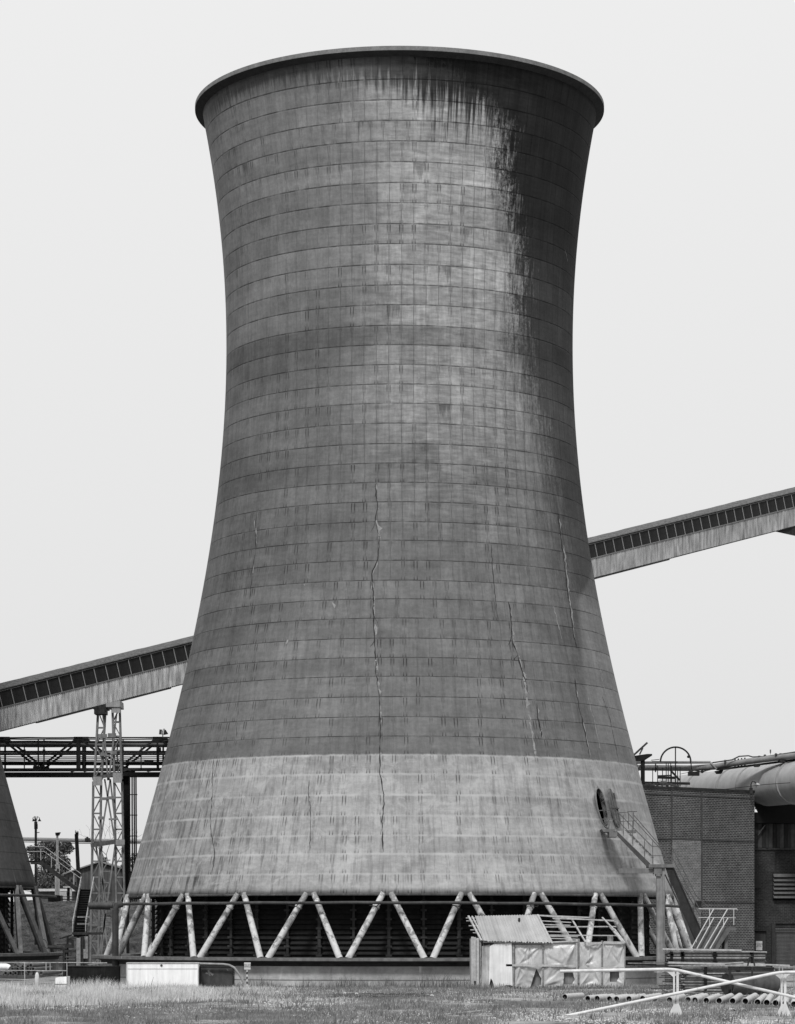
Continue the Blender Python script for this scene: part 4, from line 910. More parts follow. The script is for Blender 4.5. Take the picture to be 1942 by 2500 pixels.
for (a, b, c, d, t, dd, de) in ((1314,2235,1505,2250,.05,1.1,1.0),(1350,2242,1500,2247,.05,.95,.9),(1322,2248,1395,2252,.045,.9,.9),(1325,2257,1393,2259,.05,.8,.8),(1330,2263,1505,2262,.055,.65,.6),(1333,2274,1407,2276,.045,.45,.45),
        (1338,2283,1508,2284,.05,.25,.2),(1342,2286,1412,2287,.04,.2,.2),(1345,2291,1414,2293,.045,.05,.05),(1138,2241,1165,2241,.04,1.1,1.1),(1139,2248,1166,2248,.04,.95,.95),(1145,2260,1170,2260,.05,.7,.7),(1149,2270,1174,2270,.04,.5,.5),(1155,2277,1178,2278,.04,.3,.3),(1300,2234,1440,2240,.06,1.15,1.1)):
    m = MB(); m.bar(SP(a, b, dd), SP(c, d, de), t, t); build(m, 'batten', wood_pale, shk)
for (a, b, c, d, t) in ((1144,2236,1176,2296,.09),(1153,2237,1184,2297,.07),(1313,2233,1348,2302,.10),(1396,2243,1430,2300,.07),(1471,2240,1500,2270,.06),(1490,2262,1524,2304,.10),(1500,2268,1526,2302,.08)):
    m = MB(); m.bar(SP(a, b, 1.12), SP(c, d, -.22), t, .05); build(m, 'rafter', wood_pale, shk)
# walls: plastic sheets with folds
def sheet(px0, px1, yt, yb, dd, amp, seed, holes=(), mat=None, torn=0.):
    m = MB(); NX, NZ = 70, 60; vs = []; rs_ = random.Random(seed); ph = [rs_.uniform(0, 6) for _ in range(8)]
    cre = []                                            # creases fanning out from tack points
    for tx, ty in ((0, 0), (1, 0), (0, 1), (1, .95), (.5, 0), (rs_.random(), .5)):
        for _ in range(5): cre.append((tx, ty, math.atan2(.5-ty, .5-tx) + rs_.uniform(-.75, .75), rs_.uniform(.25, .8), rs_.uniform(.35, 1.)*rs_.choice((1, 1, -1)), rs_.uniform(.012, .03)))
    for j in range(NZ+1):
        for i in range(NX+1):
            u, v = i/NX, j/NZ; h = amp*(.5*math.sin(3.5*u+ph[0]+2*v) + .4*math.sin(5*v+ph[1]+1.5*u))
            for tx, ty, a, L, s_, w in cre:
                du, dv = u-tx, v-ty; t = du*math.cos(a)+dv*math.sin(a); q = -du*math.sin(a)+dv*math.cos(a)
                if 0 < t < L: h += amp*.55*s_*math.exp(-(q/(w+.05*t))**2)*math.sin(math.pi*t/L)
            h *= min(1, 8*u, 8*(1-u), 10*v)
            p = SP(px0+(px1-px0)*u, yt+(yb-yt)*v + (torn*(.5+.5*math.sin(u*13+ph[4]))*4 if j == NZ else 0), dd); p.y -= h; vs.append(p)
    fs = []
    for j in range(NZ):
        for i in range(NX):
            cx1 = px0+(px1-px0)*(i+.5)/NX; cy1 = yt+(yb-yt)*(j+.5)/NZ
            if any(inside(cx1, cy1, h) for h in holes): continue
            fs.append((j*(NX+1)+i, (j+1)*(NX+1)+i, (j+1)*(NX+1)+i+1, j*(NX+1)+i+1))
    m.add(vs, fs, True); return m
def inside(x, y, poly):
    c = False; n = len(poly)
    for i in range(n):
        (x1, y1), (x2, y2) = poly[i], poly[(i+1) % n]
        if (y1 > y) != (y2 > y) and x < (x2-x1)*(y-y1)/(y2-y1)+x1: c = not c
    return c
def plastic():
    k = NT('dusty_plastic_sheet'); o = k.obj(); n = k.noise(o, 1.3, 6, .65, dist=.3); n2 = k.noise(o, 7., 4, .6, dist=.8)
    k.color(k.math('MULTIPLY', k.rng(n, .3, .7, .30, .54), k.rng(n2, .35, .65, .93, 1.07))); k.b.inputs['Roughness'].default_value = .35; k.b.inputs['Specular IOR Level'].default_value = .5; k.bump(n2, .2, .02); return k.m
plm = plastic()
build(sheet(1258, 1325, 2306, 2408, -.02, .10, 1, [[(1296,2408),(1302,2388),(1310,2365),(1322,2388),(1322,2404),(1308,2408)]], torn=2), 'plastic_sheet', plm, shk)
build(sheet(1327, 1407, 2304, 2407, -.02, .10, 2, [[(1378,2366),(1398,2370),(1404,2392),(1396,2404),(1376,2404)]], torn=2), 'plastic_sheet', plm, shk)
build(sheet(1414, 1468, 2300, 2410, -.03, .10, 3, [], torn=1), 'plastic_sheet', plm, shk)
build(sheet(1473, 1526, 2300, 2410, -.03, .08, 4, [[(1490,2372),(1512,2372),(1512,2386),(1505,2398),(1490,2398)]], torn=1), 'plastic_sheet', plm, shk)
m = MB(); m.prism([(X(1180, KD), 0), (X(1525, KD), 0), (X(1525, KD), Z(2300, KD)), (X(1180, KD), Z(2300, KD))], KD+.25, KD+.35); build(m, 'back_boards', surf('grey_boards_behind', .17, .3, 2, .9, .3), shk)
m = MB(); P_ = [(1196,2310),(1208,2304),(1250,2303),(1252,2407),(1244,2405),(1236,2405),(1208,2412),(1203,2395),(1199,2388),(1196,2400),(1194,2412)]
m.prism([(X(a, KD-.15), Z(b, KD-.15)) for a, b in P_[::-1]], KD-.16, KD-.13); build(m, 'door_sheet', surf('bright_door_sheet', .62, .1, 2, .7, .12), shk)
m = MB(); m.add([SP(1177,2310,-.05), SP(1197,2306,-.1), SP(1196,2412,-.1), SP(1176,2412,-.02)], [(0,1,2,3)]); build(m, 'curtain', surf('grey_curtain', .3, .3, 2, .8, .35), shk)
for (a, y0, y1, t, mt) in ((1154,2287,2412,.12,wood_pale),(1160,2288,2395,.10,wood_pale),(1167,2290,2412,.13,wood_pale),(1174,2296,2412,.05,wood_grey),(1254,2306,2410,.10,wood_grey),(1326,2304,2408,.07,wood_grey),(1408.5,2294,2410,.08,wood_pale),(1414,2292,2400,.06,wood_grey),(1470,2296,2408,.07,wood_grey),(1526,2302,2412,.05,wood_grey)):
    m = MB(); m.bar(SP(a, y0, -.08), SP(a, y1, -.08), t, .06); build(m, 'wall_post', mt, shk)
m = MB(); m.b2(X(1151, KD), X(1175, KD), KD+.05, KD+2.6, .0, Z(2292, KD)); build(m, 'side_wall', surf('side_boards', .34, .3, 2, .8, .35), shk)
m = MB(); m.b2(X(1500, KD), X(1525, KD), KD+.3, KD+2.6, .0, Z(2302, KD)); m.b2(X(1490, KD), X(1504, KD), KD+1.6, KD+1.8, 1.5, Z(2284, KD)); build(m, 'end_wall', surf('side_boards', .30), shk)
for a, b, c, d, t in ((1236,2356.5,1407,2358,.10),(1414,2364,1526,2362,.06),(1350,2300,1412,2297,.07),(1432,2305,1470,2302,.10),(1474,2301,1524,2302,.12),(1180,2300,1350,2304,.05)):
    m = MB(); m.bar(SP(a, b, -.14), SP(c, d, -.14), .04, t); build(m, 'rail_board', wood_pale, shk)

# ------------------------------------------------------------------ access stair of the big tower
P, tv, dv_, slope = root_door
st_ = thing('access_stair', 'concrete and steel stair with thin handrails climbing to the oval door of the big tower', 'stair', (X(1612, 140), 140, 0))
D1 = 140.2
cst = surf('stair_concrete', .14, .25, 2, .9, .2)
def prism_px(m, pts, d0, d1): m.prism([(X(a, d0), Z(b, d0)) for a, b in pts][::-1], d0, d1); return m
m = MB(); prism_px(m, [(1470,2024),(1502,2024),(1502,2031),(1474,2031)], D1+.1, D1+1.6); m.b2(X(1488, D1), X(1508, D1), D1+.1, D1+1.3, Z(2043, D1), Z(2031, D1)); m.b2(X(1532, D1), X(1558, D1), D1+.9, D1+1.4, Z(2032, D1), Z(2025, D1)); build(m, 'upper_landing', cst, st_)
m = MB(); prism_px(m, [(1498,2030),(1508,2030),(1588,2108),(1588,2116),(1582,2118)], D1+.10, D1+.22); build(m, 'stringer', surf('stringer_dark', .06, .3, 2), st_)
m = MB()
for i in range(11):
    a = 1508+i*7.9; b = 2028+i*7.9; m.b2(X(a-1, D1), X(a+24-i*.2, D1+.9), D1+.22, D1+1.1, Z(b+7.9, D1), Z(b, D1)); 
build(m, 'step', surf('worn_step_concrete', .32, .3, 3, .9, .1), st_)
m = MB(); m.b2(X(1584, D1), X(1647, D1), D1-.1, D1+1.4, Z(2118, D1), Z(2110, D1)); build(m, 'lower_landing', cst, st_)
m = MB(); m.b2(X(1511, D1), X(1597, D1), D1+.1, D1+.4, Z(2132, D1), Z(2120, D1)); m.b2(X(1597, D1), X(1616, D1), D1-.05, D1+.5, Z(2134, D1), Z(2118, D1)); m.b2(X(1602, D1), X(1613, D1), D1-.05, D1+.5, Z(2139, D1), Z(2134, D1)); build(m, 'beam', cst, st_)
m = MB(); xa, xb = X(1604, D1), X(1624, D1); m.b2(xa, xb, D1+.05, D1+.33, 0, Z(2118, D1)); 
for q in range(5): m.b2(xa+.03+q*.085, xa+.05+q*.085, D1+.03, D1+.05, .8, Z(2150, D1))
build(m, 'post', surf('post_concrete', .20, .25, 2.5, .9, .35), st_)
m = MB()
for dd in (0., .95):
    prism_px(m, [(1625,2119),(1643,2119),(1726,2303),(1720,2320),(1706,2320),(1698,2300)], D1+dd, D1+dd+.05)
    m.bar(W(1645, 2119, D1+dd), W(1727, 2305, D1+dd), .14, .05); m.bar(W(1624, 2135, D1+dd), W(1698, 2290, D1+dd), .14, .05)
build(m, 'steel_stringer', surf('channel_steel', .03, .3, 3, .6, .2), st_)
m = MB()
for i in range(13): p = W(1640+i*6.5, 2126+i*14.3, D1+.5); m.box(p, (.26, .9, .05))
build(m, 'step', surf('tread_steel', .03), st_)
hr = surf('handrail_rust', .09, .4, 6)
m = MB()
def rail(m, pts, d, r=.024): m.tube([W(a, b, d) for a, b in pts], r, 6)
rail(m, [(1462,1979),(1503,1977),(1592,2066),(1640,2066),(1700,2186),(1728,2214)], D1+.15); rail(m, [(1468,2000),(1505,2000),(1592,2089),(1640,2089),(1700,2205),(1722,2240)], D1+.15)
rail(m, [(1512,1984),(1532,1983),(1620,2080),(1660,2150),(1718,2250)], D1+1.1); rail(m, [(1516,2005),(1555,2004)], D1+1.1); rail(m, [(1532,1981),(1556,1981)], D1+1.1); rail(m, [(1548,1990),(1608,2060),(1660,2160)], D1+1.1)
for a, b, c in ((1487,1978,2024),(1522,1998,2036),(1545,2004,2060),(1574,2050,2090),(1594,2050,2108),(1626,2066,2110),(1681,2148,2190),(1640,2089,2112)): m.bar(W(a, b, D1+.15), W(a, c, D1+.15), .035)
for a, b, c in ((1535,1983,2024),(1547,1983,2026),(1594,2052,2090),(1522,1990,2020)): m.bar(W(a, b, D1+1.1), W(a, c, D1+1.1), .035)
build(m, 'handrail', hr, st_)
# concrete platform at the foot, with pale rails of the last flight
pf = thing('foot_platform', 'grey concrete landing with pale pipe handrails at the bottom of the tower stair', 'platform', (X(1760, 137), 137, 0))
m = MB(); prism_px(m, [(1718,2272),(1735,2263),(1796,2264),(1797,2272),(1784,2272),(1745,2330),(1700,2330)], 137.2, 138.8); m.b2(X(1772, 137), X(1780, 137), 137.4, 138.6, 0, Z(2272, 137)); build(m, 'slab', surf('platform_concrete', .11, .25, 2, .9, .2), pf)
m = MB(); rail(m, [(1706,2219),(1800,2219),(1800,2222)], 138.8, .022); rail(m, [(1706,2240),(1797,2241)], 138.8, .018)
for a, b, c in ((1733,2219,2275),(1767,2240,2278),(1792,2219,2258),(1701,2290,2316),(1740,2296,2316)): m.bar(W(a, b, 138.7), W(a, c, 138.7), .03)
for a, b, c, d in ((1743,2219,1688,2316),(1743,2241,1702,2316),(1777,2219,1720,2316),(1778,2241,1734,2316)): rail(m, [(a, b), (c, d)], 137., .03)
build(m, 'handrail', surf('pale_handrail', .50, .15, 5), pf)

# ------------------------------------------------------------------ brick buildings and duct on the right
def brick_mat(name, c1, c2, mortar, wv=.24, hv=.1, speck=.0):
    k = NT(name); b = k.n('ShaderNodeTexBrick'); k.l(k.uv(), b.inputs['Vector']); b.inputs['Scale'].default_value = 1.
    b.inputs['Color1'].default_value = (c1, c1, c1, 1); b.inputs['Color2'].default_value = (c2, c2, c2, 1); b.inputs['Mortar'].default_value = (mortar, mortar, mortar, 1)
    b.inputs['Mortar Size'].default_value = .016; b.inputs['Brick Width'].default_value = wv; b.inputs['Row Height'].default_value = hv; b.inputs['Mortar Smooth'].default_value = .2
    s = k.sep(b.outputs[0]); uv = k.uv(); n = k.noise(uv, 1.4, 7, .7); n2 = k.noise(uv, 9, 5, .7); big = k.noise(uv, .3, 3, .5)
    v = k.math('MULTIPLY', s[0], k.math('MULTIPLY', k.rng(n, .3, .7, .7, 1.3), k.math('MULTIPLY', k.rng(n2, .3, .7, .6, 1.45), k.rng(big, .3, .7, .85, 1.15))))
    if speck: v = k.mix(k.math('MULTIPLY', k.rng(n2, .64, .70), speck), v, .30)
    k.color(v); k.b.inputs['Roughness'].default_value = .9; k.bump(b.outputs[1], -.2, .01); return k.m
brickA = brick_mat('dark_brick', .022, .042, .17, .26, .105, speck=.7); brickB = brick_mat('pale_brick', .09, .13, .22); brickC = brick_mat('sooty_brick', .022, .032, .045, .26, .1)
def wall(m, p, q, z0, z1, th=.3):
    """thick wall from ground point p to q (front face towards the camera), with metric UVs"""
    p = Vector((p[0], p[1], 0)); q = Vector((q[0], q[1], 0)); t = (q-p); L = t.length; t.normalize(); nb = Vector((-t.y, t.x, 0))*th
    vs = [p+Vector((0,0,z0)), q+Vector((0,0,z0)), q+Vector((0,0,z1)), p+Vector((0,0,z1))]; vs += [v+nb for v in vs]
    m.add(vs, [(0,1,2,3), (5,4,7,6), (4,0,3,7), (1,5,6,2), (3,2,6,7), (4,5,1,0)])
    if m.uv is None: m.uv = []
    m.uv += [(0,z0),(L,z0),(L,z1),(0,z1), (L,z0),(0,z0),(0,z1),(L,z1), (-th,z0),(0,z0),(0,z1),(-th,z1), (L,z0),(L+th,z0),(L+th,z1),(L,z1), (0,0),(L,0),(L,th),(0,th), (0,0),(L,0),(L,th),(0,th)]
bd0, bd1 = 164.4, 171.6
def bdp(px): return 1/(1/bd0 + (px-1520)/(1840-1520)*(1/bd1-1/bd0))
def BPt(px, off=0.): d = bdp(px)-off; return (X(px, d), d)
ztB = Z(1936, bd1)
bb = thing('brick_building', 'tall dark brick boiler house with blocked up openings right of the tower', 'building', (X(1760, 169), 169, 0))
m = MB(); wall(m, BPt(1520), BPt(1842), 0, ztB, .4); wall(m, BPt(1842, -.4), (X(1836, bd1+14.), bd1+14.), 0, ztB, .4); build(m, 'wall', brickA, bb)
m = MB(); wall(m, BPt(1520, .08), BPt(1844, .08), ztB, ztB+.16, .6); build(m, 'coping', steel_dark, bb)
m = MB(); wall(m, BPt(1642, .05), BPt(1712, .05), 0, Z(2052, bdp(1680)), .04); build(m, 'blocked_opening', brickB, bb)
m = MB()
for px in (1641, 1714.5): wall(m, BPt(px-1., .09), BPt(px+1., .09), 0, ztB-.02, .08)
wall(m, BPt(1530, .06), BPt(1842, .06), Z(1945, 169), Z(1943, 169), .05)
wall(m, BPt(1600, .06), BPt(1842, .06), Z(2052, 169), Z(2049, 169), .05); wall(m, BPt(1712, .06), BPt(1842, .06), Z(2204, 169), Z(2202, 169), .05)
build(m, 'pilaster', surf('grey_band', .065, .3, 2, .9, .2), bb)
m = MB(); wall(m, BPt(1697, .07), BPt(1713, .07), Z(2215, 168), Z(2199, 168), .03); build(m, 'window', steel_dark, bb)
m = MB(); wall(m, BPt(1660, .06), BPt(1696, .06), .5, Z(2215, 168), .03); build(m, 'recess', surf('recess_plaster', .07, .3, 1.5, .9, .2), bb)
# lamp on the corner
gl = thing('gooseneck_lamp', 'curved gooseneck lamp on the corner of the brick roof in front of the duct', 'lamp', (X(1834, 171), 171, ztB))
m = MB(); m.tube([W(1834, 1937, 171), W(1834, 1915, 171), W(1837, 1908, 171), W(1842, 1908, 171), W(1848, 1914, 171)], .04, 8); m.box(W(1834, 1930, 171), (.2, .2, .35)); build(m, 'arm', steel_dark, gl)
m = MB(); m.tube([W(1847, 1912, 171), W(1853, 1920, 171)], .07, 10, r2=.15); build(m, 'lamp_shade', steel_pale, gl)
wl = MB(); wl.tube([W(1844.5, 1976, 172), W(1844.5, 1983, 172)], .06, 10, r2=.15); wl.tube([W(1842, 1970, 172), W(1842, 1976, 172)], .06, 8); build(wl, 'wall_lamp', paint_white, label='tiny white lamp shade at the corner of the brick wall under the duct', cat='lamp', loc=W(1844, 1980, 172))
# second building
E = 176.
b2 = thing('shutter_building', 'sooty brick building with louvres and a roller shutter under the big duct', 'building', (X(1900, E), E, 0))
m = MB(); wall(m, (X(1800, E), E), (X(1893, E), E), 0, Z(2010, E), .4); wall(m, (X(1893, E), E+.003), (X(2150, E), E+.003), Z(2255, E), Z(2128, E), .4); wall(m, (X(1886, E), E+.25), (X(2150, E), E+.25), Z(2128, E), Z(2010, E), .4)
build(m, 'wall', brickC, b2)
m = MB(); m.b2(X(1800, E), X(2150, E), E-.5, E+2, Z(2010, E), Z(1964, E)); build(m, 'lintel_beam', surf('dark_beam', .009, .3, 1), b2)  # near-black beam above the planks
random.seed(9)
for i in range(12):
    a = 1842+i*9; m = MB(); m.b2(X(a, E), X(a+8.6, E), E-.12-random.uniform(0, .05), E-.02, Z(2070, E), Z(2011, E)); build(m, 'plank', surf('plank_'+'abc'[i % 3], (.03, .055, .02)[i % 3], .3, 3, .9, .3), b2)
m = MB(); m.bar(W(1850, 2040, E-.25), W(1868, 2014, E-.25), .25, .05); m.b2(X(1843, E), X(1944, E), E-.1, E+.0, Z(2074, E), Z(2071, E)); build(m, 'plank_brace', wood_dark, b2)
for i in range(6):
    y_ = 2137+i*10.3; m = MB(); zc_ = Z(y_, E); x0, x1 = X(1888, E), X(2060, E)
    m.add([(x0, E-.32, zc_-.10), (x1, E-.32, zc_-.10), (x1, E-.10, zc_+.10), (x0, E-.10, zc_+.10), (x0, E-.30, zc_-.13), (x1, E-.30, zc_-.13), (x1, E-.07, zc_+.08), (x0, E-.07, zc_+.08)], [(0,1,2,3),(4,7,6,5),(0,4,5,1),(3,2,6,7),(0,3,7,4),(1,5,6,2)])
    build(m, 'louvre_blade', surf('louvre_blade', .10, .2, 2, .8, .15), b2)
m = MB(); m.b2(X(1887, E), X(2060, E), E-.06, E-.01, Z(2198, E), Z(2131, E)); build(m, 'louvre_shade_panel', black, b2)  # black panel standing for the shade between the blades
m = MB(); xs0, xs1 = X(1893, E), X(1975, E); zt = Z(2255, E); nn = int(zt/.085)
for i in range(nn): m.tube([Vector((xs0, E+.45, .05+i*.085)), Vector((xs1, E+.45, .05+i*.085))], .046, 6, smooth=True)
build(m, 'roller_shutter', surf('shutter_steel', .06, .2, 2, .6, .15), b2)
m = MB(); m.b2(X(1893, E), X(1975, E), E+.1, E+.5, zt-.25, zt+.1); m.b2(X(1976, E), X(2150, E), E, E+.4, 0, zt); m.b2(X(1884, E), X(1893, E), E-.16, E-.01, 0, zt); build(m, 'shutter_frame', surf('frame_dark', .03, .3, 2, .8, .2), b2)
sdr = MB(); sdr.b2(X(1842, E), X(1869, E), E-.06, E-.01, 0, Z(2276, E)); sd_ = build(sdr, 'door', surf('side_door', .04, .2, 2, .6, .2), b2)
m = MB(); m.b2(X(1841, E), X(1870.5, E), E-.16, E-.01, Z(2276, E), Z(2273, E)); build(m, 'door_head', black, b2)
nb = MB(); nb.b2(X(1845.6, E), X(1861, E), E-.12, E-.07, Z(2320, E), Z(2297.5, E)); ns_ = build(nb, 'notice_board', surf('notice_face', .62, .06, 3), sd_)
text_mesh('CUSTOMERS\nTAKE A\nDAY OFF', .085, 'lettering', black, ns_, W(1853.3, 2308, E-.125))
m = MB(); m.b2(X(1842, E), X(1858, E), E-.10, E-.01, Z(2168, E), Z(2137, E)); build(m, 'patch_panel', surf('patch_panel', .035, .2, 2), b2)
# big duct
dct = thing('gas_duct', 'huge round riveted gas duct running above the brick building at right', 'duct', (X(1942, 172), 172, 10))
zc_ = Z(1910, 172); Ad = Vector((X(2060, 165.5), 165.5, zc_)); Bd = Vector((X(1942, 172), 172, zc_)); dd_ = Vector((X(1640, 190), 190, Z(1910, 172))) - Bd
dn = dd_.normalized(); q0 = Bd - dn*12; q1 = Bd + dn*dd_.length*1.02; rD = 1.32
m = MB(); m.tube([q0, q1], rD, 48); m.ball(q1, rD, 24, 12); 
build(m, 'duct', surf('duct_grey', .33, .18, .8, .55, .08, .08), dct)
for f in (0.02, .30, .46, .72):
    c = Bd + dd_*f - dn*.5 if f < .1 else Bd + dd_*f; m = MB(); m.tube([c-dn*.09, c+dn*.09], rD+.07, 48); build(m, 'flange', surf('duct_flange', .28, .15, 3), dct)
m = MB(); m.tube([W(1930, 1911, 169.5), W(1870, 1915, 170.5), W(1760, 1928, 172.5)], .02, 5); build(m, 'cable', steel_dark, dct)
# pipes riding on the duct
pp = thing('roof_pipe', 'grey pipe with flanged joint riding over the big duct and behind the tower', 'pipe', W(1750, 1876, 176))
pts = [(1480,1874,180),(1550,1874,180),(1690,1875.5,178.5),(1745,1872,177.5),(1790,1864,175.5),(1850,1856,173.5),(1942,1845,171),(2040,1832,168)]
m = MB(); m.tube([W(*p) for p in pts], .19, 14); build(m, 'pipe', surf('roof_pipe_grey', .22, .3, 1, .6, .1), pp)
m = MB()
for a, b, d in ((1601, 1875, 179.4), (1555, 1874, 180), (1795, 1863, 175.4), (1803, 1862, 175.1), (1811, 1861, 174.9), (1819, 1860, 174.6)): m.tube([W(a-1.2, b, d), W(a+1.2, b, d)], .27, 12)
build(m, 'joint', steel_dark, pp)
m = MB()
for a, b, d in ((1755, 1889, 177), (1848, 1872, 173.5), (1910, 1862, 172)): m.prism([(X(a-9, d), Z(b-6, d)), (X(a+10, d), Z(b-8, d)), (X(a+6, d), Z(b, d)), (X(a-4, d), Z(b, d))][::-1], d-.4, d+.4)
m.bar(W(1755, 1879, 176.6), W(1960, 1853, 171), .3, .10); build(m, 'saddle', steel_dark, pp)
m = MB(); m.tube([W(1530, 1862, 179.6), W(1734, 1861, 177.6), W(1752, 1878, 177)], .085, 8); build(m, 'side_pipe', surf('roof_pipe_grey', .22), pp)
m = MB(); m.tube([W(a, b, d) for a, b, d in ((1740,1862,176.4),(1788,1855,175.2),(1805,1846.5,174.8),(1828,1845,174.2),(1838,1848,174),(1870,1847,173),(1942,1836,171),(2000,1828,170))], .045, 6)
for a, b, d in ((1771,1860,176),(1854,1850,173.4),(1906,1844,172)): m.box(W(a, b, d), (.12, .2, .25))
for a, b, d in ((1868,1845,173),(1895,1842,172)): m.ball(W(a, b, d), .09, 8, 6)
m.bar(W(1881.5, 1842, 172.5), W(1881.5, 1831, 172.5), .03); m.box(W(1881.5, 1834, 172.5), (.08, .08, .2)); build(m, 'tracer_line', steel_mid, pp)
ap = thing('vent_arch', 'dark hooped pipe arch with a central post above the brick roof', 'pipe', W(1650, 1900, 178))
m = MB(); m.tube([W(1650+37*math.cos(math.pi*q/20)*(1.0), 1860-36*math.sin(math.pi*q/20), 178) for q in range(21)], .055, 8, cap=True); m.tube([W(1686, 1856, 178), W(1690, 1880, 178), W(1712, 1884, 178), W(1735, 1879, 178)], .04, 6); m.ball(W(1681, 1847.5, 178), .09, 8, 6); m.ball(W(1715, 1884, 178), .1, 8, 6); build(m, 'hoop', steel_dark, ap)
m = MB(); m.bar(W(1649.6, 1824, 178), W(1649.6, 1925, 178), .07); build(m, 'post', steel_dark, ap)
hf = thing('roof_gantry', 'dark steel bracket frame and small gantry rising from the roof beside the tower', 'gantry', (X(1571, 174), 174, 10))
m = MB(); m.b2(X(1565, 174), X(1575, 174), 174, 174.1, Z(1940, 174), Z(1853, 174)); m.b2(X(1567, 174), X(1573, 174), 173.9, 174.3, Z(1940, 174), Z(1850, 174))
m.prism([(X(1538, 174), Z(1847, 174)), (X(1538, 174), Z(1858, 174)), (X(1566, 174), Z(1858, 174)), (X(1575, 174), Z(1856, 174)), (X(1592, 174), Z(1845, 174)), (X(1592, 174), Z(1841, 174)), (X(1580, 174), Z(1841, 174))], 173.8, 174.4)
build(m, 'bracket', steel_dark, hf)
m = MB(); m.bar(W(1545, 1846, 174), W(1581, 1813, 174), .12); m.bar(W(1562, 1842, 174), W(1570, 1826, 174), .09); m.bar(W(1553, 1890, 174), W(1565, 1868, 174), .12); m.bar(W(1553, 1866, 173.8), W(1560, 1900, 173.8), .14); build(m, 'strut', steel_mid, hf)
m = MB()
for a in (1594, 1606, 1618, 1627, 1632, 1638, 1640, 1655, 1661): m.bar(W(a, 1860+random.uniform(0, 20), 177), W(a, 1920, 177), .05)
for a, b, c, d, t in ((1592,1859,1655,1860,.05),(1606,1898,1650,1899,.16),(1606,1894,1640,1893,.08),(1638,1881,1660,1905,.12),(1570,1911,1685,1913,.16),(1592,1880,1640,1881,.04),(1660,1890,1680,1886,.03),(1590,1856,1610,1854,.04)): m.bar(W(a, b, 177), W(c, d, 177), t)
m.box(W(1694, 1889, 177), (.7, .5, .25)); m.tube([W(1684, 1887, 177), W(1692, 1884, 177)], .12, 8)
build(m, 'gantry_rail', steel_dark, hf)
m = MB()
for i in range(14): a = 1575+i*6; m.box(W(a, 1917+random.uniform(-3, 2), 172+random.uniform(0, 2)), (random.uniform(.1, .35), .4, random.uniform(.1, .25)))
m.tube([W(1612, 1916, 173), W(1616, 1911, 173), W(1628, 1912, 173)], .12, 8); build(m, 'roof_clutter', steel_mid, hf)

# ------------------------------------------------------------------ lumber
random.seed(11)
LD = 121.
plm_ = [surf('plank_edge_'+c, v, .45, 7, .9, .05) for c, v in (('dark', .05), ('mid', .17), ('light', .28))]
def planks(px_a, px_b, ytop, n, th, dd, label, group, jit, rows=3):
    meshes = []
    for v in range(5):
        L = (px_b-px_a)/F*LD*random.uniform(.96, 1.); m = MB(); m.box((0, 0, 0), (L, .22, th*.9)); o = m
        me = bpy.data.meshes.new('plank'); me.from_pydata(m.v, [], m.f); me.materials.append(plm_[(v*2) % 3]); meshes.append(me)
    for v_, me_ in enumerate(meshes): me_.materials[0] = plm_[(2, 1, 2, 0, 0)[v_]]
    zt = Z(ytop, LD+dd)
    for i in range(n):
        for r in range(rows):
            o = bpy.data.objects.new('plank', meshes[random.choice((0, 1, 2)) if i % 2 == 0 else random.choice((3, 4))]); col.objects.link(o)  # every second layer darker, standing for the shaded gaps between boards
            o.location = (X((px_a+px_b)/2, LD+dd) + random.uniform(-jit, jit), LD+dd+r*.24+random.uniform(-.035, .035), zt-(i+.5)*th); o.rotation_euler = (0, 0, random.uniform(-.004, .004))
            props(o, label, 'plank', group)
up_l = 'weathered plank seen edge on in the upper stack of lumber'; lo_l = 'weathered plank seen edge on in the lower stack of lumber'
planks(1630, 1872, 2324, 11, .057, .4, up_l, 'planks of the upper lumber stack', .06)
planks(1668, 1890, 2361, 21, .060, -.3, lo_l, 'planks of the lower lumber stack', .10)
for lab, px_a, px_b, py, z_, n, dd in (('warped dark plank end jutting left from the lower lumber stack', 1585, 1690, 2372, .06, 13, .2), ('splintered board in the loose pile left of the lumber stack', 1530, 1660, 2350, .05, 6, .8)):
    for i in range(n):
        m = MB(); L = (px_b-px_a)/F*LD; y_ = py+i*4.2 if n > 8 else py+i*3.; a = px_a+random.uniform(0, 45); m.bar(W(a, y_+random.uniform(-2, 2), LD+dd), W(px_b+random.uniform(-15, 10), y_, LD+dd+random.uniform(-.2, .4)), .2, .04)
        build(m, 'board', plm_[random.choice((0, 0, 1, 2))] if n > 8 else plm_[random.choice((0, 1, 2))], label=lab, cat='board', group=lab.split(' ')[0]+' boards by the lumber', loc=W(px_a, y_, LD+dd))
for lab, a, b, c, d, dd, t in (('pale long board on top of the upper lumber stack', 1618, 2317, 1810, 2320, .3, .07), ('second pale board under the topmost one, upper stack', 1620, 2321.5, 1872, 2324, .35, .035), ('pale thick board on top of the lower lumber stack', 1632, 2350, 1870, 2356, -.4, .08), ('thin pale board sticking out right from the lower stack', 1812, 2353, 1928, 2357, -.35, .06), ('pale batten slanting across the lower stack top', 1770, 2352, 1815, 2349, -.45, .03)):
    m = MB(); m.bar(W(a, b, LD+dd), W(c, d, LD+dd), .25, t); build(m, 'pale_board', wood_pale, label=lab, cat='board', loc=W(a, b, LD+dd))
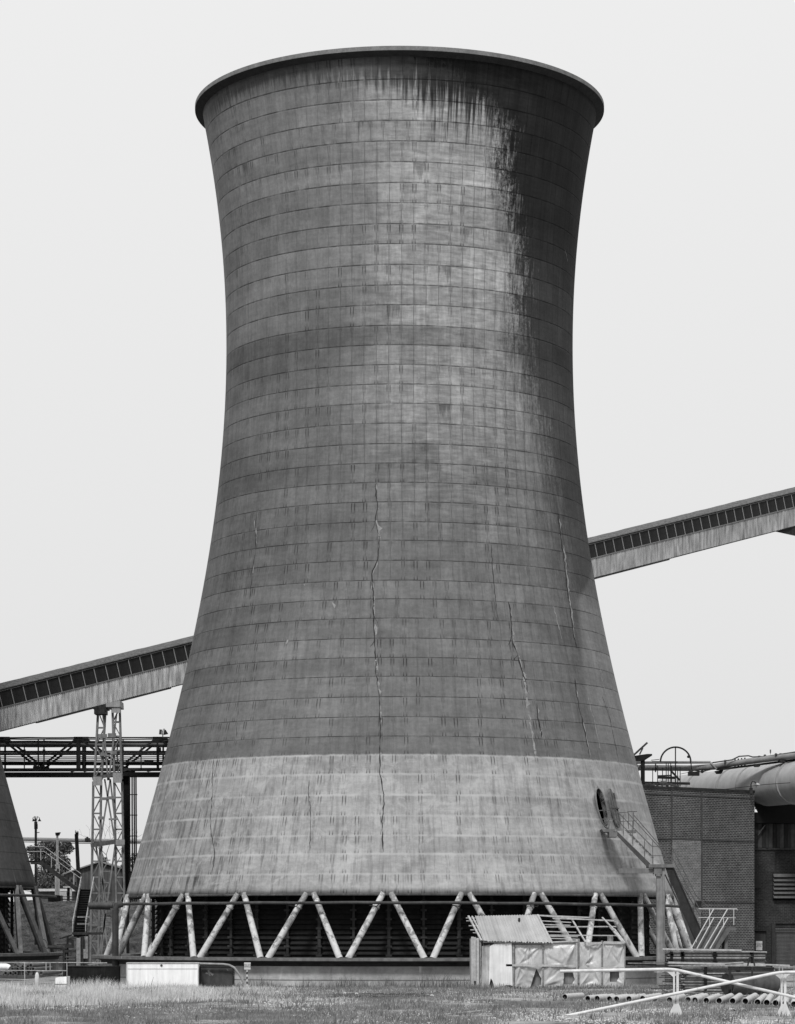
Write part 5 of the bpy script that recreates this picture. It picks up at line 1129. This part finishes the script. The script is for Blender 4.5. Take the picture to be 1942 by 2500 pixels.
for lab, px, y0, y1, dd in (('dark strap round the upper stack, left one', 1640, 2323, 2350, .27), ('dark strap round the upper stack, second from left', 1667, 2323, 2350, .27), ('dark strap round the upper stack, third from left', 1746, 2323, 2352, .27), ('dark strap round the upper stack, at its right end', 1837, 2323, 2352, .27), ('dark strap round the lower stack at left', 1723, 2362, 2430, -.43), ('short dark strap on the lower stack above the roller', 1802, 2362, 2384, -.43)):
    m = MB(); m.box(W(px, (y0+y1)/2, LD+dd), (.13, .04, (y1-y0)/F*LD))
    for q in range(5): m.box(W(px+random.uniform(-3, 3), y0+(y1-y0)*random.random(), LD+dd-.01), (.12, .04, .08))
    build(m, 'strap', surf('strap_black', .012), label=lab, cat='strap', loc=W(px, y1, LD+dd))
# steel roller with frame
rr_ = thing('steel_roller', 'dark steel ground roller with a towing frame in front of the lumber', 'roller', (X(1830, 115), 115, 0))
m = MB(); zr = Z(2405, 115.5)
m.tube([Vector((X(1778, 115.2), 115.2, .58)), Vector((X(1888, 116.5), 116.5, .58))], .47, 32); build(m, 'drum', surf('roller_drum', .085, .3, 2, .6, .2), rr_)
m = MB(); m.tube([Vector((X(1772, 115.2), 115.15, .58)), Vector((X(1778, 115.2), 115.2, .58))], .42, 28); m.bar(W(1783, 2364, 114.7), W(1783, 2412, 114.7), .1, .1); m.bar(W(1780, 2364, 114.7), W(1888, 2366, 116), .12, .16); m.bar(W(1837, 2360, 114.9), W(1837, 2384, 114.9), .07)
m.tube([W(1826, 2358, 114.9), W(1829, 2341, 114.9), W(1834, 2335, 114.9), W(1839, 2337, 114.9), W(1843, 2358, 114.9)], .035, 8); m.box(W(1782, 2406, 114.6), (.15, .1, .3)); build(m, 'frame', steel_dark, rr_)
wf = thing('mesh_fence', 'low fence of thin wires and pale posts at the right edge behind the barrier', 'fence', (X(1900, 118), 118, 0))
m = MB()
for y_ in (2360, 2363, 2380, 2386): m.tube([W(1888, y_, 118), W(1990, y_+1, 118)], .018, 5)
for px in (1888, 1903, 1911, 1939, 1965): m.bar(Vector((X(px, 118), 118, 0)), W(px, 2357, 118), .035)
for q in range(16): m.tube([W(1886, 2366+q*4, 117.9), W(1891, 2367+q*4, 117.9)], .012, 4)
build(m, 'wire', steel_pale, wf)

# ------------------------------------------------------------------ row of clay pipes
pcs = [(1379,2434),(1435,2438),(1458,2438),(1488,2439),(1505.5,2439.5),(1536,2439),(1569,2438),(1599,2440),(1635,2441.5),(1680,2441),(1697,2442),(1724.6,2443),(1756,2443.5),(1789,2444),(1820,2444.5),(1850,2447),(1872.5,2448),(1894,2449),(1917,2451),(1939,2452)]
for i, (a, b) in enumerate(pcs):
    r = .125; d = (ZC-r)*F/(b-YH); c = W(a, b, d); g = (a-1379)/560
    dirv = Vector((.44-.27*g+.03*math.sin(i*2.3), 1, .005+.045*g)).normalized(); L = 2.0 + 1.5*g
    m = MB(); m.pipe(c, c+dirv*L, r, .016, 24); o = build(m, 'clay_pipe', clay, label=f'pale open clay pipe on the ground, {ords[i]} from the left in the row', cat='pipe', group='clay pipes laid in a row', loc=(c.x, c.y, 0))
    m = MB(); m.tube([c+dirv*.10, c+dirv*.11], r-.012, 14, smooth=False); build(m, 'bore_shade', black, o)  # black disc set in the mouth, standing for the shade inside
for lab, a in (('broken half pipe in the grass, the left one of two', 1791), ('broken half pipe in the grass, the right one of two', 1817)):
    m = MB(); d = GD(2471); c = Vector((X(a, d), d, .0)); n = 12; vs = []
    for (rr, y_) in ((.115, 0), (.115, .7), (.095, .7), (.095, 0)): vs += [c+Vector((rr*math.cos(math.pi*q/n), y_, rr*math.sin(math.pi*q/n)+.01)) for q in range(n+1)]
    m.add(vs, [(k*(n+1)+q, k*(n+1)+q+1, ((k+1) % 4)*(n+1)+q+1, ((k+1) % 4)*(n+1)+q) for k in range(4) for q in range(n)]); build(m, 'half_pipe', clay, label=lab, cat='half pipe', loc=c)
    
slp = MB(); slp.b2(X(1205, 105), X(1398, 106), 104.6, 104.85, .0, .13); build(slp, 'timber_sleeper', surf('sleeper', .17, .4, 2, .9), label='long grey timber sleeper lying before the first clay pipe', cat='timber', loc=(X(1300, 105), 105, 0))

# ------------------------------------------------------------------ white pipe barrier
ba = thing('pipe_barrier', 'white painted barrier of crossing bent pipes on flared posts at lower right', 'barrier', (X(1645, 92), 92, 0))
wh = surf('barrier_white', .56, .12, 3, .5, .12, .06, spot=.25, spot_amt=.2, spot_scale=5.)
def brail(pts, d, sg):
    P_ = [W(a, b, d) for a, b in pts]; Q = [P_[0]]
    for i in range(1, len(P_)-1):
        a, b, c = P_[i-1], P_[i], P_[i+1]; u = (a-b).normalized()*.28; w2 = (c-b).normalized()*.28
        for t in (0, .25, .5, .75, 1): Q.append((b+u)*(1-t)**2 + b*2*t*(1-t) + (b+w2)*t*t)
    Q.append(P_[-1]); m = MB(); m.tube(Q, .052, 14); build(m, 'rail', wh, ba)
brail([(1368,2371),(1644,2366),(1945,2436),(2100,2472)], 92.1, 1); brail([(1366,2484),(1905,2373.5),(2100,2373)], 91.85, -1)
for px, ytop, w2 in ((1651, 2372, 1), (1914, 2378, -1)):
    d = 92.0; zt = Z(ytop, d); x_ = X(px, d); m = MB()
    for dx, tw in ((-.058, .05), (.06, .08)): m.box((x_+dx, d+.12, zt/2), (tw, .10, zt))
    m.box((x_, d+.15, zt-.08), (.10, .02, .12)); m.box((x_, d+.15, .15), (.10, .02, .3))
    m.prism([(x_-.06, zt), (x_-.06, zt-.2), (x_-.30, zt)], d+.10, d+.13); m.prism([(x_+.10, zt), (x_+.22, zt), (x_+.10, zt-.1)], d+.10, d+.13)
    m.prism([(x_-.06, .38), (x_-.27, -.02), (x_+.25, -.02), (x_+.10, .38)], d+.035, d+.065)
    build(m, 'post', wh, ba)
# ------------------------------------------------------------------ ground litter
random.seed(21)
for lab, a, b, sx, sz in (('small white stone near the striped sign', 676, 2424, .22, .14), ('two pale lumps of rubble before the basin wall, left one', 842, 2428, .14, .14), ('pale boxy rubble lump before the basin wall', 872, 2429, .22, .13), ('pale boxy stone in front of the shack door', 1057, 2433, .26, .12), ('flat pale stone at the foot of the picture', 1203, 2487, .34, .07), ('pale brick by the sleeper', 1256, 2459, .14, .1)):
    d = GD(b+2); m = MB(); m.ball((X(a, d), d, sz*.4), sx/2, 8, 5, (1, 1, sz/sx*1.2)); m.v = [(x+random.uniform(-.02, .02), y, z+random.uniform(-.015, .015)) for x, y, z in m.v]; m.sm = [False]*len(m.f)
    build(m, 'stone', surf('pale_stone', .5, .2, 5), label=lab, cat='stone', loc=(X(a, d), d, 0))
m = MB(); d = GD(2478); m.bar(Vector((X(1070, GD(2480)), GD(2480), .02)), Vector((X(1183, GD(2473)), GD(2473), .09)), .1, .035); build(m, 'loose_board', wood_pale, label='thin pale board lying on the ground low in the middle', cat='board', loc=(X(1120, d), d, 0))
m = MB(); d = GD(2490); m.box((X(1554, d), d, .05), (.22, .9, .03), Matrix.Rotation(-.15, 3, 'Z')); build(m, 'short_plank', surf('short_plank', .40, .2, 4), label='short pale plank on the grass below the barrier', cat='plank', loc=(X(1554, d), d, 0))
m = MB(); random.seed(4)
for i in range(60): a = random.uniform(800, 1020); b = 2432+random.uniform(-4, 5); d = GD(b); L = random.uniform(.3, 1.2); m.bar(Vector((X(a, d), d, .04)), Vector((X(a, d)+L, d+random.uniform(-.5, .5), .06)), .04, .03)
build(m, 'brushwood', wood_dark, kind='stuff', label='scatter of dark sticks on the ground before the basin wall', cat='sticks')
kp = MB(); kp.b2(X(620, 126), X(745, 126), 126., 126.15, 0, .07); build(kp, 'kerb_strip', surf('kerb', .26, .2, 2), label='low pale kerb strip at the foot of the basin wall', cat='kerb', loc=(X(680, 126), 126, 0))

# ------------------------------------------------------------------ grass and weeds
def snoise(x, y, s, seed):
    r = np.random.default_rng(seed); v = np.zeros_like(x)
    for i in range(7):
        a = r.uniform(0, 2*np.pi); f = s*r.uniform(.5, 2.2); v += np.sin((x*np.cos(a)+y*np.sin(a))*f + r.uniform(0, 6.28))
    return v/7*1.6
def blades(name, n, hf, wf, mat, label, seed, ymin=82, ymax=136, lean=.25, keep=None, pxr=(-20, 1960)):
    r = np.random.default_rng(seed); y = r.uniform(ymin, ymax, n); px = r.uniform(pxr[0], pxr[1], n); x = (px-XC)/F*y
    k = keep(x, y, px, r) if keep else np.ones(n, bool)
    dist = np.hypot(x-CX, y-CY); k &= dist > 16.2; k &= ~((px > 1150) & (px < 1530) & (y > KD) & (y < KD+3))
    k &= ~((y > 132.2) & (y < 134.5) & (px > 170) & (px < 570)); x, y, px = x[k], y[k], px[k]; n = len(x)
    h = hf(x, y, px, r, n); w = wf*r.uniform(.5, 1.3, n); a = r.uniform(0, np.pi, n); lx = r.normal(.06, lean, n)*h; ly = r.normal(0, lean, n)*h
    ca, sa = np.cos(a)*w, np.sin(a)*w*.5
    v = np.zeros((n, 5, 3)); v[:, 0] = np.stack([x-ca, y-sa, np.zeros(n)-.02], 1); v[:, 1] = np.stack([x+ca, y+sa, np.zeros(n)-.02], 1)
    v[:, 2] = np.stack([x+ca*.8+lx*.4, y+sa+ly*.4, h*.55], 1); v[:, 3] = np.stack([x-ca*.8+lx*.4, y-sa+ly*.4, h*.55], 1); v[:, 4] = np.stack([x+lx, y+ly, h], 1)
    b = np.arange(n)*5; q = np.stack([b, b+1, b+2, b+3], 1); t = np.stack([b+3, b+2, b+4], 1)
    me = bpy.data.meshes.new(name); me.vertices.add(n*5); me.vertices.foreach_set('co', v.ravel())
    me.loops.add(n*7); me.loops.foreach_set('vertex_index', np.concatenate([q.ravel(), t.ravel()]).astype(np.int32))
    me.polygons.add(n*2); me.polygons.foreach_set('loop_start', np.concatenate([np.arange(n)*4, n*4+np.arange(n)*3]).astype(np.int32))
    me.polygons.foreach_set('loop_total', np.concatenate([np.full(n, 4), np.full(n, 3)]).astype(np.int32)); me.update(calc_edges=True); me.validate()
    me.materials.append(mat); o = bpy.data.objects.new(name, me); col.objects.link(o); props(o, label, 'grass', None, 'stuff')
def gmat(name, a, b, s=.35):
    k = NT(name); o = k.obj(); n = k.noise(o, s, 5, .6); n2 = k.noise(o, 9, 3, .7)
    k.color(k.math('MULTIPLY', k.rng(n, .35, .65, a, b), k.rng(n2, .3, .7, .65, 1.35))); k.b.inputs['Roughness'].default_value = .9; return k.m
pale_g = gmat('dry_pale_grass', .36, .58); mid_g = gmat('short_grass', .11, .24, .6); weed_g = gmat('grey_weeds', .07, .15, .8); dark_g = gmat('dark_weeds', .035, .075, .8); flow = gmat('pale_flowers', .5, .7, 1)
blades('tall_dry_grass', 170000, lambda x, y, px, r, n: (.30+.20*snoise(x, y, .8, 1)+.08*snoise(x, y, 3, 7))*r.uniform(.25, 1.3, n)*np.interp(px, [300, 520, 760], [1, .8, .35]), .0075, pale_g, 'tall pale dry grass in the left foreground', 1, 99, 131,
       keep=lambda x, y, px, r: (r.random(len(x)) < np.interp(px, [0, 380, 620, 900], [1, .9, .35, .03])) & (snoise(x, y, .35, 3) > np.interp(y, [99, 104, 131], [.35, -.5, -.6])))
blades('short_grass', 150000, lambda x, y, px, r, n: (.09+.05*snoise(x, y, .9, 2))*r.uniform(.5, 1.6, n), .011, mid_g, 'short rough grass over the whole yard', 2, 80, 137,
       keep=lambda x, y, px, r: snoise(x, y*.5, .45, 5) + r.normal(0, .25, len(x)) > np.interp(px, [0, 900, 1500], [-.7, -.15, -.05]))
blades('basin_weeds', 26000, lambda x, y, px, r, n: (.30+.26*snoise(x, y, 1.4, 6))*r.uniform(.3, 1.6, n), .010, weed_g, 'dark weeds growing along the foot of the basin wall', 3, 128, 137,
       keep=lambda x, y, px, r: (np.hypot(x-CX, y-CY) < 17.9) & (snoise(x, y, 1.2, 8) > -.3) & (px > 560))
blades('tufts', 60000, lambda x, y, px, r, n: (.10+.13*np.clip(snoise(x, y, 2.6, 31), 0, 1))*r.uniform(.4, 1.6, n), .011, weed_g, 'dark grass tufts dotted over the yard', 14, 80, 131, keep=lambda x, y, px, r: (snoise(x, y, 2.6, 31) > .42) & (snoise(x, y, .5, 33) > -.25))
blades('dark_stalks', 1500, lambda x, y, px, r, n: r.uniform(.15, .7, n)**1.2, .012, weed_g, 'scattered dark weed stalks in the left grass', 4, 92, 132, lean=.12,
       keep=lambda x, y, px, r: (snoise(x, y, .8, 9) > .05) & (r.random(len(x)) < np.interp(px, [0, 560, 900, 1900], [1, .8, .2, .12])))
blades('shack_weeds', 7000, lambda x, y, px, r, n: (.2+.1*snoise(x, y, 2, 6))*r.uniform(.4, 1.5, n), .011, mid_g, 'weeds along the front of the shack', 5, 128.8, 130.5, keep=lambda x, y, px, r: (px > 1100) & (px < 1680))
blades('shack_dark_weeds', 2600, lambda x, y, px, r, n: (.25+.1*snoise(x, y, 2, 6))*r.uniform(.4, 1.4, n), .012, dark_g, 'dark weeds before the plastic sheets of the shack', 6, 129.2, 130.4, keep=lambda x, y, px, r: (px > 1150) & (px < 1540) & (snoise(x, y, 2.5, 2) > 0))
def pebbles(name, n, mat, label, seed, keep, sz=(.012, .045)):
    r = np.random.default_rng(seed); y = r.uniform(80, 132, n); px = r.uniform(-20, 1960, n); x = (px-XC)/F*y; k = keep(x, y, px, r); x, y = x[k], y[k]; m = MB()
    for a, b in zip(x, y):
        s = r.uniform(*sz); h = s*r.uniform(.5, 1.); z0 = r.uniform(0, .02); m.add([(a-s, b, z0), (a, b-s, z0), (a+s, b, z0), (a, b+s, z0), (a+s*.2, b, z0+h)], [(0,1,4),(1,2,4),(2,3,4),(3,0,4)])
    build(m, name, mat, kind='stuff', label=label, cat='stones')
pebbles('gravel', 26000, surf('gravel_stones', .45, .4, 9), 'pale gravel and small flowers scattered over the yard', 12, lambda x, y, px, r: snoise(x, y*.4, .5, 15) + r.normal(0, .2, len(x)) > np.interp(px, [0, 700, 1942], [.25, -.1, -.05]))
blades('white_flowers', 6000, lambda x, y, px, r, n: r.uniform(.25, .42, n), .02, flow, 'white flower heads in the grass at far left', 8, 121, 130, keep=lambda x, y, px, r: (px < 330) & (snoise(x, y, 1.5, 4) > .1) & (r.random(len(x)) < .35))
